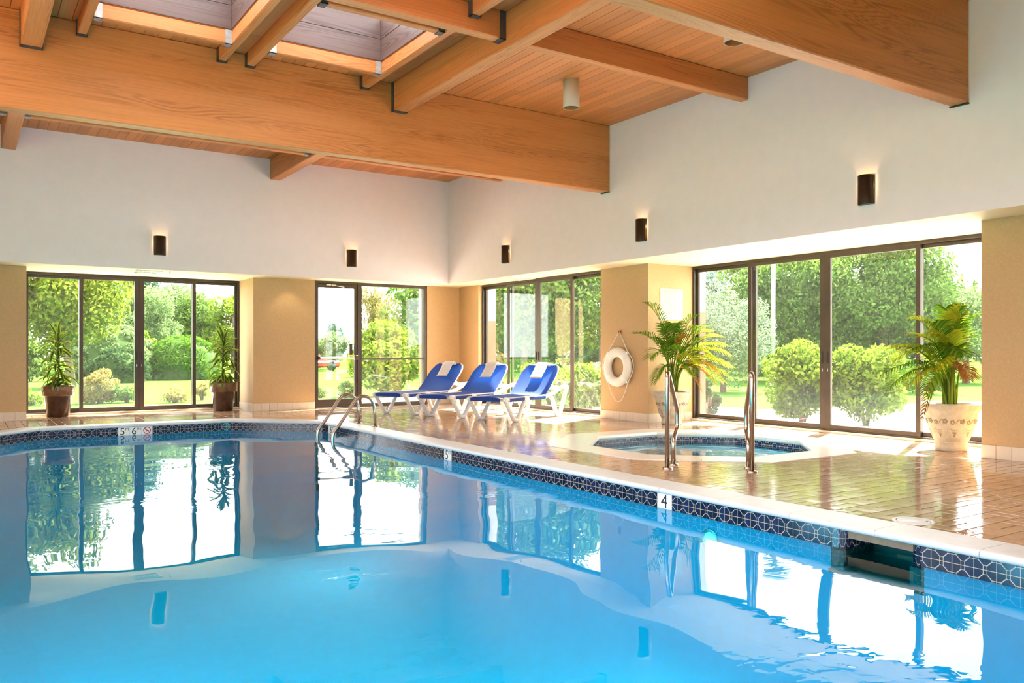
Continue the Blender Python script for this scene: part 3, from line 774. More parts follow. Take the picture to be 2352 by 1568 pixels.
for i in range(8):
    a = Vector(SPA[i]); b = Vector(SPA[(i+1) % 8]); d = (b-a).normalized(); inn = Vector((-d.y,d.x)); L = (b-a).length
    for j in range(9):
        q = a+d*(L*(j+.5)/9)+inn*.007; o = link('spa_tile', STM, spa); o.location = Vector((q.x,q.y,-.052))-spoff; o.rotation_euler = (0,0,math.atan2(d.y,d.x)+PI)
coping_run(SPA, SCOPW, bullnose(SCOPW-.003,.052,.030,.006), 'spa_coping', .55, spa, spoff, 'coping_stone')
mb = MB(); mb.add([(x,y,-.112) for x, y in offset_poly(SPA,-.0015)], [tuple(range(8))])
tag(mb.build('spa_water', 'spa_water', None, False), 'gently moving blue water in the whirlpool spa', 'water', kind='stuff')

# ------------------------------------------------------------------ metal rails
def spa_rail(base, ang, label):
    t = thing('spa_handrail', label, 'handrail', (*base,0), ang, 'handrails')
    q = MB(); q.tube(rounded([(0,0,.004),(0,0,.86),(.035,0,.895),(.08,0,.86),(.43,0,.53),(.45,0,.34),(.27,0,.24),(.27,0,.004)], .05), .0225, 14); q.build('rail_tube', 'stainless', t)
    for x in (0,.27):
        q = MB(); q.lathe([(0,.018),(.026,.018),(.050,.012),(.052,.0)], 24, 0, (x,0,0)); q.build('floor_flange', 'stainless', t)
    return t
spa_rail((5.455,5.60), math.radians(33), 'stainless grab rail at the spa in front of the left palm urn')
spa_rail((5.93,5.01), math.radians(47), 'stainless grab rail at the spa seen edge-on against the window')
lad = thing('pool_ladder', 'curved stainless ladder rails rising from the far pool edge', 'ladder', (4.98,11.38,0))
for dy in (.296,-.296):
    q = MB(); q.tube(rounded([(0,dy,.004),(-.01,dy,.27),(-.045,dy,.37),(-.105,dy,.43),(-.19,dy,.455),(-.27,dy,.425),(-.33,dy,.36),(-.43,dy,.21),(-.565,dy,.03),(-.64,dy,-.06),(-.655,dy,-.14),(-.645,dy,-.95)], .05, 3), .024, 14); q.build('rail', 'stainless', lad)
    q = MB(); q.lathe([(0,.016),(.028,.016),(.055,.011),(.057,.0)], 24, 0, (0,dy,0)); q.build('floor_flange', 'stainless', lad)
for z in (-.32,-.58,-.84):
    q = MB(); q.cbox((-.69,-.29,z),(-.60,.29,z+.025),.006); q.build('step', 'white_plastic', lad)

# ------------------------------------------------------------------ deck details
t = thing('skimmer_lid', 'round white skimmer lid set in the tiles by the pool edge', 'lid', (5.085,2.99,0))
q = MB(); q.lathe([(0,.0035),(.098,.0035),(.100,.002)], 40, 0); q.lathe([(.104,.002),(.108,.0045),(.124,.0045),(.127,0)], 40, 0); q.build('cover', 'coping', t)
q = MB(); q.lathe([(.100,.002),(.1005,.0012),(.1038,.0012),(.104,.002)], 40); q.build('rim_gap', 'marker_black', t)
for s_ in (-1, 1): q = MB(); q.lathe([(0,.0042),(.008,.0042),(.008,.003)], 12, 0, (.05*s_,-.06*s_,0)); q.build('screw', 'marker_black', t)
t = thing('no_diving_disc', 'small no-diving disc with red ring on the coping edge', 'marker', (4.99,6.70,.001))
q = MB(); q.lathe([(0,.003),(.05,.003),(.052,0)], 28); q.build('plate', 'marker_white', t)
q = MB(); pts = [(math.cos(2*PI*k/28)*.038, math.sin(2*PI*k/28)*.038, .002) for k in range(29)]; q.tube(pts, .004, 6, cap=False); q.tube([(-.028,.028,.002),(.028,-.028,.002)], .003, 6); q.build('ban_ring', 'marker_red', t)
for (x,y), a, lab in (((5.863,5.467),.4,'orange petal fallen on the deck nearer the palm'), ((5.87,5.345),1.2,'orange petal fallen on the deck nearer the right handrail')):
    q = MB(); q.add([(-.04,0,.001),(-.01,-.02,.008),(.04,0,.012),(-.01,.02,.008)], [(0,1,2,3)]); o = q.build('fallen_petal', 'petal_orange', None, False); o.location = (x,y,.002); o.rotation_euler = (0,0,a); tag(o, lab, 'petal', 'fallen petals')

# ------------------------------------------------------------------ windows and door
def rect_frame(mb, x0, x1, z0, z1, y0, y1, wl_, wr_, wb_, wt_, mi=0):
    mb.cbox((x0,y0,z0),(x0+wl_,y1,z1),.003,mi); mb.cbox((x1-wr_,y0,z0),(x1,y1,z1),.003,mi)
    mb.cbox((x0+wl_,y0,z0),(x1-wr_,y1,z0+wb_),.003,mi); mb.cbox((x0+wl_,y0,z1-wt_),(x1-wr_,y1,z1),.003,mi)
def slider(name, label, loc, rz, L, cuts, handles=True):
    t = empty_struct(name, label); t.location = loc; t.rotation_euler = (0,0,rz)
    q = MB(); rect_frame(q, 0, L, .03, ZS-.001, -.05, .09, .035, .035, .022, .045); q.build('window_frame', 'bronze', t)
    q = MB(); q.cbox((-.02,-.10,.0),(L+.02,.12,.030),.004); q.build('window_sill', 'sill_stone', t)
    for i in range(4):
        x0, x1 = cuts[i]; inner_ = i in (1, 2); y0, y1 = (-.045,-.005) if inner_ else (.005,.045)
        q = MB(); sw = [.045,.062,.062,.062][i]; ew = [.062,.082,.062,.045][i]
        if i == 2: sw = .082
        rect_frame(q, x0, x1, .052, ZS-.046, y0, y1, sw, ew, .055, .05); s_ = q.build('sash', 'bronze', t)
        q = MB(); ym = (y0+y1)/2; q.box((x0+sw-.005,ym-.003,.10),(x1-ew+.005,ym+.003,ZS-.09)); q.build('pane', 'glass', s_)
        if inner_ and handles:
            hx = x1-.041 if i == 1 else x0+.041
            q = MB(); q.cbox((hx-.010,y0-.012,.93),(hx+.010,y0,1.09),.003); q.build('handle', 'marker_black', s_)
            q = MB(); q.cbox((hx-.006,y0-.004,.82),(hx+.006,y0,.86),.001); q.build('lock', 'aluminium', s_)
    return t
slider('window_1', 'four bronze sliding glass doors in the back wall', (.83,YW,0), 0, 3.57, [(.035,.90),(.84,1.80),(1.80,2.775),(2.71,3.535)])
def ys(y, y0): return y0-y
slider('window_4', 'four tall bronze sliding glass doors behind the spa', (XW,9.36,0), -PI/2, 4.96, [(.03,1.215),(1.11,2.425),(2.425,3.755),(3.685,4.93)])
slider('window_3', 'four bronze sliding panes behind the loungers on the right', (8.85,14.36,0), -PI/2, 3.87, [(.035,1.045),(.92,1.955),(1.955,3.0),(2.885,3.835)])
# glass door and side light
t = empty_struct('door_1', 'bronze glass door with push bar in the back wall'); t.location = (5.56,YP,0)
q = MB(); rect_frame(q, 0, .935, .0, ZS-.001, .01, .13, .035, .06, .006, .045); q.build('door_frame', 'bronze', t)
q = MB(); rect_frame(q, .037, .873, .010, ZS-.048, .03, .075, .045, .055, .16, .075); leaf = q.build('door_leaf', 'bronze', t)
q = MB(); q.box((.08,.049,.165),(.822,.055,ZS-.12)); q.build('pane', 'glass', leaf)
q = MB(); q.cbox((.06,-.035,.945),(.83,-.012,.985),.006); q.build('push_bar', 'aluminium', leaf)
q = MB(); q.cbox((.055,-.04,.93),(.10,.03,1.0),.006); q.cbox((.80,-.045,.92),(.862,.03,1.02),.008); q.build('bar_bracket', 'bronze', leaf)
q = MB(); q.cbox((.735,.08,1.02),(.80,.10,1.24),.004); q.build('lock_plate', 'bronze', leaf)
q = MB(); q.cbox((.22,-.03,ZS-.085),(.32,.03,ZS-.055),.006); q.cbox((.33,-.03,ZS-.09),(.42,.03,ZS-.06),.006); q.tube([(.40,-.02,ZS-.08),(.56,-.05,ZS-.105),(.60,.0,ZS-.11)], .006, 6); q.build('door_closer', 'aluminium', leaf)
t = empty_struct('window_2', 'fixed glass side light right of the glass door'); t.location = (6.497,YP,0)
q = MB(); rect_frame(q, 0, 1.465, 0, ZS-.001, .02, .12, .03, .075, .07, .06); q.cbox((.03,.03,.925),(1.39,.11,.965),.004); fr_ = q.build('window_frame', 'bronze', t)
q = MB(); q.box((.03,.06,.965),(1.39,.066,ZS-.06)); q.build('pane', 'glass', t)
q = MB(); q.box((.03,.06,.07),(1.39,.066,.925)); q.build('pane', 'glass', t)
# glazing out of view, added to let daylight into the hall
q = MB(); 
for a, b in ((-5.0,1.4),(1.8,6.9),(7.3,10.6)): q.box((XLP-.12,a,.0),(XLP-.114,b,ZS))
for a, b in ((-3.4,1.4),): q.box((a,YNP-.12,0),(b,YNP-.114,ZS)); q.box((-3.7,YNU-.12,ZS+.15),(1.4,YNU-.114,ZC-.15))
tag(q.build('added_glazing', 'glass'), 'unseen glazing added on the hall sides to let daylight in', kind='structure')

# ------------------------------------------------------------------ lights of the room
def sconce(loc, rz, label):
    t = thing('wall_sconce', label, 'sconce', loc, rz, 'wall sconces')
    h_, w_, dp = .315, .183, .085; q = MB(); k = 12; pts = []
    for i in range(k+1):
        a = PI*i/k; pts.append((-w_/2*math.cos(a)*.92, -dp*math.sin(a)**.8 if math.sin(a) > 0 else 0))
    outer = [(x, y-.016) for x, y in pts]; inn_ = [(x*.95, y*.94-.016) for x, y in pts]
    vs_ = []; 
    for x, y in outer: vs_ += [(x,y,-h_/2),(x,y,h_/2)]
    for x, y in inn_: vs_ += [(x,y,-h_/2),(x,y,h_/2)]
    fs = []; m_ = 2*(k+1)
    for i in range(k): fs += [(2*i,2*i+2,2*i+3,2*i+1),(m_+2*i,m_+2*i+1,m_+2*i+3,m_+2*i+2),(2*i+1,2*i+3,m_+2*i+3,m_+2*i+1)]
    q.add(vs_, fs, 0, True); q.build('shade', 'sconce_bronze', t)
    q = MB(); q.prism([(x,y) for x, y in pts]+[], -h_/2, -h_/2+.006); q.build('bottom_cap', 'sconce_bronze', t)
    q = MB(); q.cbox((-w_/2,-.006,-h_/2),(w_/2,-.0005,h_/2),.002); q.build('back_plate', 'sconce_bronze', t)
    q = MB(); q.lathe([(0,-.09),(.014,-.08),(.020,-.03),(.018,.02),(0,.05)], 12, 0, (0,-.045,-.02)); q.build('bulb', 'bulb_glow', t)
    ld = bpy.data.lights.new('sconce_light', 'POINT'); ld.energy = 1.1; ld.color = (1,.60,.26); ld.shadow_soft_size = .02
    o = link('sconce_light', ld, t); o.location = (0,-.045,.06)
    return t
ZSC = 2.832
sconce((2.70,YU,ZSC), 0, 'dark bronze wall sconce above the left sliding doors')
sconce((6.065,YU,ZSC), 0, 'dark bronze wall sconce above the glass door')
sconce((XU,12.42,ZSC), -PI/2, 'dark bronze wall sconce nearest the room corner on the right wall')
sconce((XU,8.86,ZSC), -PI/2, 'dark bronze wall sconce above the life ring pier')
sconce((XU,5.31,ZSC), -PI/2, 'dark bronze wall sconce largest, above the tall sliding doors')
def can(x, y, label, e=90):
    t = thing('ceiling_can_light', label, 'ceiling light', (x,y,ZC), 0, 'cylinder ceiling lights')
    q = MB(); q.lathe([(0,0),(.104,0),(.104,-.345)], 36, 0); q.build('cylinder', 'white_enamel', t)
    q = MB(); q.lathe([(.104,-.345),(.1035,-.349),(.097,-.349),(.0965,-.345)], 36, 0); q.build('rim', 'paper', t)
    q = MB(); q.lathe([(.0965,-.345),(.093,-.20),(.05,-.11),(0,-.11)], 36, 0); q.build('reflector', 'can_inside', t)
can(6.37,8.24, 'white cylinder light hanging from the boards near the corner')
can(6.37,5.60, 'white cylinder light partly behind the top right girder')
for x, y, l in ((6.37,2.9,'white cylinder light over the near right deck'),(6.37,.3,'white cylinder light over the deck beside the viewer'),(-1.4,12.0,'white cylinder light over the left deck')): can(x, y, l)
def downlight(x, y, label, e=5):
    t = thing('recessed_downlight', label, 'downlight', (x,y,ZS), 0, 'recessed downlights')
    q = MB(); q.lathe([(.055,-.001),(.057,-.006),(.082,-.006),(.086,0)], 28); q.build('trim_ring', 'white_enamel', t)
    q = MB(); q.lathe([(0,-.0015),(.056,-.0015),(.056,-.001)], 28); q.build('lens', 'down_glow', t)
    ld = bpy.data.lights.new('down_spot', 'SPOT'); ld.energy = e; ld.spot_size = math.radians(110); ld.spot_blend = .7; ld.color = (1,.83,.56); ld.shadow_soft_size = .05
    o = link('down_spot', ld, t); o.location = (0,0,-.012)
for x, y, l in ((8.481,13.52,'recessed downlight left of the soffit vent by the corner'),(8.49,11.52,'recessed downlight right of the soffit vent over the loungers'),(8.89,9.04,'recessed downlight above the notice on the pier'),(8.89,4.86,'recessed downlight above the right palm urn'),
                (1.795,15.48,'recessed downlight left of the vent over the back doors'),(3.48,15.41,'recessed downlight right of the vent over the back doors'),(5.03,14.88,'recessed downlight over the tan pier by the glass door')): downlight(x, y, l)
def vent(x, y, s_, label):
    t = thing('soffit_vent', label, 'vent', (x,y,ZS), 0, 'soffit vents')
    q = MB(); rect_frame2 = ((-s_/2,-s_/2,s_/2,-s_/2+.03),(-s_/2,s_/2-.03,s_/2,s_/2),(-s_/2,-s_/2+.03,-s_/2+.03,s_/2-.03),(s_/2-.03,-s_/2+.03,s_/2,s_/2-.03))
    for a,b,c,d in rect_frame2: q.cbox((a,b,-.018),(c,d,-.0005),.003)
    q.build('frame', 'white_enamel', t)
    for k in range(1, 4):
        r_ = s_/2-.03-.052*k
        if r_ < .04: break
        q = MB(); 
        for a,b,c,d in ((-r_,-r_,r_,-r_+.02),(-r_,r_-.02,r_,r_),(-r_,-r_+.02,-r_+.02,r_-.02),(r_-.02,-r_+.02,r_,r_-.02)): q.box((a,b,-.014),(c,d,-.008))
        q.build('louvre', 'white_enamel', t)
    q = MB(); q.box((-s_/2+.03,-s_/2+.03,-.004),(s_/2-.03,s_/2-.03,-.001)); q.build('backing', 'galvanised', t)
vent(8.50,12.66,.52,'square white air vent in the soffit over the loungers'); vent(2.57,14.98,.42,'square white air vent in the soffit over the back doors')
for x, y, l in ((2.90,14.80,'small fire sprinkler head below the back soffit'),(8.3,12.2,'small fire sprinkler head below the right soffit')):
    t = thing('sprinkler_head', l, 'sprinkler', (x,y,ZS)); q = MB(); q.lathe([(.028,0),(.028,-.004),(.010,-.006),(.009,-.03),(.005,-.035),(.005,-.048)], 14); q.build('body', 'aluminium', t)
    q = MB(); q.lathe([(0,-.048),(.020,-.049),(.020,-.052),(0,-.052)], 14); q.build('deflector', 'aluminium', t)

# ------------------------------------------------------------------ sign and life ring
t = thing('notice_board', 'white printed whirlpool rules notice on the pier side', 'notice', (9.205,9.36,1.60))
q = MB(); q.cbox((-.245,-.010,-.02),(.245,-.0005,.47),.002); q.build('board', 'paper', t)
text('heading', 'WHIRLPOOL RULES', .045, t, 'print_grey', (0,-.0108,.425), (PI/2,0,0))
q = MB(); q.box((-.15,-.0112,.396),(.15,-.0104,.399)); rr = random.Random(5)
for k in range(19):
    z = .372-k*.0175; 
    if k in (2, 9, 14): continue
    x0 = -.16+(.03 if k > 2 else -.02); q.box((x0,-.0110,z-.0022),(x0+rr.uniform(.16,.30),-.0104,z+.0022))
q.build('printed_lines', 'print_grey', t)
t = thing('life_ring', 'white foam life ring hanging by its rope on the tan pier', 'life ring', (XP-.004,9.995,.84), -PI/2)
# local: x = along wall, -y = into the room
RM, RT_ = .238, .078
q = MB(); vs_ = []; nu, nv = 48, 16
for i in range(nu):
    a = 2*PI*i/nu
    for j in range(nv):
        b = 2*PI*j/nv; r_ = RM+RT_*math.cos(b); vs_.append((r_*math.cos(a), -.062+.060*math.sin(b), r_*math.sin(a)))
q.add(vs_, [(i*nv+j,((i+1) % nu)*nv+j,((i+1) % nu)*nv+(j+1) % nv,i*nv+(j+1) % nv) for i in range(nu) for j in range(nv)], 0, True); q.build('ring', 'ring_foam', t)
for k in range(4):
    a0 = math.radians(45+90*k); q = MB(); vs_ = []
    for i in range(5):
        a = a0+math.radians(-7+3.5*i)
        for j in range(nv):
            b = 2*PI*j/nv; r_ = RM+(RT_+.003)*math.cos(b); vs_.append((r_*math.cos(a), -.062+.063*math.sin(b), r_*math.sin(a)))
    q.add(vs_, [(i*nv+j,(i+1)*nv+j,(i+1)*nv+(j+1) % nv,i*nv+(j+1) % nv) for i in range(4) for j in range(nv)], 0, True)
    q.cbox((math.cos(a0)*.325-.018,-.085,math.sin(a0)*.325-.018),(math.cos(a0)*.325+.018,-.035,math.sin(a0)*.325+.018),.006); q.build('strap', 'white_plastic', t)
def c45(k, r_=.335): a = math.radians(45+90*k); return np.array((r_*math.cos(a),-.06,r_*math.sin(a)))
q = MB()
for a, b, c in ((c45(0),(.50,-.06,.05),c45(3)),(c45(1),(-.50,-.06,.0),c45(2)),(c45(2),(0,-.03,-.86),c45(3))): q.tube([tuple(p_) for p_ in bez(a,b,c,16)], .0065, 7)
q.tube([tuple(c45(0)),(.02,-.025,.545)], .0065, 7); q.tube([tuple(c45(1)),(-.02,-.025,.545)], .0065, 7); q.tube([(-.02,-.025,.545),(0,-.025,.56),(.02,-.025,.545)], .0065, 7); q.build('rope', 'rope', t)
q = MB(); q.cbox((-.02,-.006,.52),(.02,-.0005,.59),.003); q.tube(rounded([(0,-.004,.575),(0,-.035,.56),(0,-.045,.545),(0,-.045,.575)], .01), .007, 8); q.build('hook', 'red_paint', t)

# ------------------------------------------------------------------ loungers
HW = .335
def lounger_parts(t):
    def U(u, v_, z): return (u, v_, z)
    for s_ in (1, -1):
        v_ = s_*HW
        # front V leg
        q = MB(); q.tube(rounded([U(-.02,v_,.352),U(.03,v_,.325),U(.255,v_,.028),U(.31,v_,.020),U(.36,v_,.028),U(.575,v_,.32),U(.64,v_,.352)], .07), .029, 10, flat=1.3); q.build('front_leg', 'white_plastic', t)
        q = MB(); q.tube(rounded([U(1.36,v_,.345),U(1.42,v_,.31),U(1.57,v_,.028),U(1.62,v_,.020),U(1.67,v_,.028),U(1.885,v_,.44),U(1.93,v_,.485)], .06), .030, 10, flat=1.3); q.build('rear_leg', 'white_plastic', t)
        # side rail, rising at the rear
        q = MB(); q.tube(rounded([U(0,v_,.350),U(1.20,v_,.352),U(1.42,v_,.385),U(1.78,v_,.50),U(1.93,v_,.485)], .10), .034, 10, flat=.9); q.build('side_rail', 'white_plastic', t)
        for u in (.03,.60):
            q = MB(); q.sphere((u,v_,.362), .05, 10, 0, (1.25,.75,.55)); q.build('corner_cap', 'white_plastic', t)
        # backrest stile
        q = MB(); q.tube(rounded([U(1.215,s_*(HW-.045),.320),U(1.685,s_*(HW-.045),.760),U(1.712,s_*(HW-.06),.842),U(1.705,s_*.12,.850)], .05), .022, 10); q.build('back_stile', 'white_plastic', t)
    for u, z, n_ in ((.02,.345,'cross_bar'),(1.22,.335,'cross_bar'),(1.80,.485,'cross_bar')):
        q = MB(); q.tube([U(u,-HW,z),U(u,HW,z)], .020, 10); q.build(n_, 'white_plastic', t)
    q = MB(); q.tube([U(1.69,-.16,.850),U(1.69,.16,.850)], .023, 10); q.build('top_bar', 'white_plastic', t)
    q = MB(); q.cbox(U(1.50,-.29,.450),U(1.82,.29,.472),.006); q.build('rear_tray', 'white_plastic', t)
    for s_ in (1,-1):
        q = MB(); q.tube([U(1.50,s_*.20,.60),U(1.74,s_*.20,.475)], .012, 8); q.build('prop', 'white_plastic', t)
    # seat sling with wrapped front and sides
    q = MB(); us = np.linspace(-.03, 1.17, 26); vsn = np.linspace(-1, 1, 13); vv = []
    for u in us:
        for y in vsn:
            sag = -.018*(1-y*y)*math.sin(PI*min(1,max(0,(u+.03)/1.2)))
            vv.append((u, y*(HW+.028), .388+sag-.020*abs(y)**6))
    k = len(vsn); q.add(vv, [(i*k+j,(i+1)*k+j,(i+1)*k+j+1,i*k+j+1) for i in range(len(us)-1) for j in range(k-1)], 0, True)
    vv = []
    for y in vsn: vv += [(-.03,y*(HW-.055),.388-.02*abs(y)**6),(-.043,y*(HW-.055),.365),(-.038,y*(HW-.055),.322)]
    q.add(vv, [(3*j+a,3*j+3+a,3*j+4+a,3*j+1+a) for j in range(k-1) for a in (0,1)], 0, True)
    for s_ in (1,-1):
        for u0, u1 in ((.10,.53),(.67,1.17)):
            vv = []
            for i in range(7):
                u = u0+(u1-u0)*i/6; vv += [(u,s_*(HW+.028),.368),(u,s_*(HW+.036),.345),(u,s_*(HW+.026),.316)]
            q.add(vv, [(3*i+a,3*i+3+a,3*i+4+a,3*i+1+a) for i in range(6) for a in (0,1)], 0, True)
    q.build('seat_sling', 'sling_blue', t, False)
    q = MB(); ts = np.linspace(0,1,22); vv = []
    for tt in ts:
        u = 1.16+.505*tt**.92*1.0; z = .375+.475*tt**1.12
        wd = (HW+.02)-(.075*max(0,(tt-.72)/.28)**1.5)
        if tt < .2: wd = HW+.024
        for y in vsn: vv.append((u+.02*(1-y*y), y*wd, z-.022*(1-y*y)*math.sin(PI*tt)))
    q.add(vv, [(i*k+j,(i+1)*k+j,(i+1)*k+j+1,i*k+j+1) for i in range(len(ts)-1) for j in range(k-1)], 0, True)
    vv = []
    for y in np.linspace(-1,1,9): vv += [(1.665,y*.255,.850),(1.69,y*.255,.868),(1.705,y*.25,.84),(1.69,y*.25,.74)]
    q.add(vv, [(4*j+a,4*j+4+a,4*j+5+a,4*j+1+a) for j in range(8) for a in (0,1,2)], 0, True)
    q.build('back_sling', 'sling_blue', t, False)
def towel_mesh(seed):
    rr = random.Random(seed); q = MB(); W_ = .115; pth = []
    for tt in np.linspace(.55,1,10): pth.append((1.16+.505*tt**.92-.016, .375+.475*tt**1.12+.014))
    pth += [(1.680,.888),(1.705,.884),(1.724,.86),(1.715,.78),(1.705,.70)]
    vv = []; k = 9
    for layer in (0, .016):
        for i, (u, z) in enumerate(pth):
            a = pth[max(0,i-1)]; b = pth[min(len(pth)-1,i+1)]; nx, nz = -(b[1]-a[1]), b[0]-a[0]; L = math.hypot(nx,nz)+1e-9
            for j in range(k):
                y = -1+2*j/(k-1); w_ = .5+.5*math.cos(y*PI*.9)**1 if abs(y) > .85 else 1.0
                off = (layer*(1.0 if abs(y) < .9 else .25))+.002*math.sin(9*y+i*.8+seed)
                vv.append((u+nx/L*off, y*W_+.004*math.sin(i*.7+seed), z+nz/L*off))
    n_ = len(pth); fs = []
    for l in (0,1):
        for i in range(n_-1):
            for j in range(k-1): fs.append((l*n_*k+i*k+j,l*n_*k+(i+1)*k+j,l*n_*k+(i+1)*k+j+1,l*n_*k+i*k+j+1))
    for i in range(n_-1):
        for j in (0,k-1): fs.append((i*k+j,(i+1)*k+j,n_*k+(i+1)*k+j,n_*k+i*k+j))
    for i in (0,n_-1):
        for j in range(k-1): fs.append((i*k+j,i*k+j+1,n_*k+i*k+j+1,n_*k+i*k+j))
    q.add(vv, fs, 0, True); return q
LA = math.radians(23.2); ax_ = Vector((math.cos(LA),math.sin(LA))); lf = Vector((-math.sin(LA),math.cos(LA)))
first = None
for k, ((fx,fy), lab) in enumerate((((6.844,10.503),'nearest blue sling sun lounger, in front of the sliding panes'),((6.504,11.562),'middle one of the three blue sling sun loungers'),((6.18,12.58),'blue sling sun lounger farthest left, by the tan corner'))):
    c = Vector((fx,fy))+lf*HW
    if first is None: first = t = thing('sun_lounger', lab, 'sun lounger', (c.x,c.y,0), LA, 'blue sun loungers'); lounger_parts(t)
    else: t = copy_tree(first); t.location = (c.x,c.y,0); t['label'] = lab
    q = towel_mesh(k+1); o = q.build('folded_towel', 'towel'); o.location = (c.x,c.y,0); o.rotation_euler = (0,0,LA)
    tag(o, ('white towel folded over the nearest lounger backrest','white towel folded over the middle lounger backrest','white towel folded over the far left lounger backrest')[k], 'towel', 'folded white towels')
    if k == 2:
        q = MB(); q.tube([(.06,.10,.325),(.061,.10,.20),(.058,.10,.10)], .004, 6); q.sphere((.058,.10,.095), .012, 6); q.build('pull_cord', 'cord_blue', t)

# ------------------------------------------------------------------ potted dracaenas
def drac_leaf(L, w_, curve):
    q = MB(); n_ = 9; rows = []
    for i in range(n_):
        t_ = i/(n_-1); a = curve*t_; x = L*(t_-.10*curve*t_*t_); z = L*(.55*t_-.62*curve*t_*t_)
        ww = w_*(.35+1.9*t_)*(1-t_)**.55 if t_ > 0 else w_*.45
        ww = min(ww, w_); rows.append((x,z,max(ww,.0008)))
    vv = []
    for x, z, ww in rows: vv += [(x,-ww,z+ww*.35),(x,-ww*.52,z+.002),(x,0,z-ww*.10),(x,ww*.52,z+.002),(x,ww,z+ww*.35)]
    for i in range(n_-1):
        pass
    q.add(vv, [], 0)
    for i in range(n_-1):
        for j in range(4):
            q.f.append((i*5+j,(i+1)*5+j,(i+1)*5+j+1,i*5+j+1)); q.mi.append(1 if j in (0,3) else 0); q.sm.append(True)
    return q.mesh('leaf', ['drac_green','drac_yellow'], False)
DL = [drac_leaf(.33,.036,.8), drac_leaf(.36,.038,1.2), drac_leaf(.32,.036,1.6), drac_leaf(.31,.034,.35)]
def dracaena(loc, label, seed, hstem, rz):
    rr = random.Random(seed); t = thing('potted_dracaena', label, 'potted plant', loc, rz, 'potted dracaenas')
    q = MB(); q.lathe([(0,.0),(.165,0),(.170,.012),(.205,.34),(.208,.352)], 36, 0); q.build('pot', 'pot_glaze', t)
    q = MB(); q.lathe([(.206,.345),(.236,.350),(.242,.362),(.250,.50),(.248,.520),(.236,.525),(.226,.515),(.222,.47)], 36, 0); q.build('pot_rim', 'pot_rim_glaze', t)
    q = MB(); q.lathe([(0,.478),(.10,.482),(.224,.472)], 24); q.build('soil', 'soil', t)
    stem = bez((0,0,.47),(.03,.01,.47+hstem*.5),(-.01,.0,.47+hstem),8); q = MB(); q.tube([tuple(p_) for p_ in stem], .016, 8); q.build('stem', 'stem_brown', t)
    lv = []
    for i in range(12): lv.append((hstem-.010*i, i*2.4, rr.choice((0,3,3)), .95-.055*i))      # crown
    for i in range(64): lv.append((hstem*(.92-.78*i/64), i*2.4+.7, rr.choice((0,1,2)), .42-.55*i/64-.2*rr.random()))
    for i in range(22): lv.append((.03+.09*rr.random(), i*2.4, rr.choice((1,2,2)), .10))
    for z, a, kind, pitch in lv:
        o = link('leaf', DL[kind], t); o.location = (rr.uniform(-.012,.012),rr.uniform(-.012,.012),.47+max(z,.02))
        o.rotation_euler = (rr.uniform(-.25,.25), -pitch+rr.uniform(-.15,.15), a+rr.uniform(-.3,.3)); s_ = rr.uniform(.8,1.1); o.scale = (s_,s_,s_)
    return t
dracaena((1.32,15.72,0), 'yellow-edged dracaena in brown glazed pot at the left pane', 11, .84, .3)
dracaena((3.99,15.63,0), 'yellow-edged dracaena in brown glazed pot by the tan pier', 23, .82, 1.9)

# ------------------------------------------------------------------ palms in stone urns
def frond(q, base, ctrl, tip, leafL, n_=26, droop=.5, mi=0, rr=random):
    P = bez(base, ctrl, tip, 22); k = len(P)
    q.tube([tuple(p_) for p_ in P], [.009*(1-i/k)+.002 for i in range(k)], 5, 1)
    for i in range(n_):
        t_ = .40+.60*(i/(n_-1)); f_ = t_*(k-1); i0_ = min(int(f_),k-2); p_ = P[i0_]+(P[i0_+1]-P[i0_])*(f_-i0_)
        T = P[i0_+1]-P[i0_]; T = T/np.linalg.norm(T)
        side = np.cross(T, (0,0,1)); side = side/(np.linalg.norm(side)+1e-9); nrm = np.cross(side, T)
        Lf = leafL*(math.sin(PI*(.18+.74*(i/(n_-1))))**.8)*rr.uniform(.85,1.1)
        for s_ in (1,-1):
            d = T*.60+side*s_*.74+nrm*.34; d = d/np.linalg.norm(d)
            w_ = .0095; wv = np.cross(d, nrm); wv = wv/np.linalg.norm(wv)*w_
            a = p_; b = p_+d*Lf*.5+np.array((0,0,-droop*Lf*.10)); c = p_+d*Lf*.95+np.array((0,0,-droop*Lf*.55))
            q.add([a-wv*.5,a+wv*.5,b+wv,b-wv,c], [(0,1,2,3),(3,2,4)], mi)
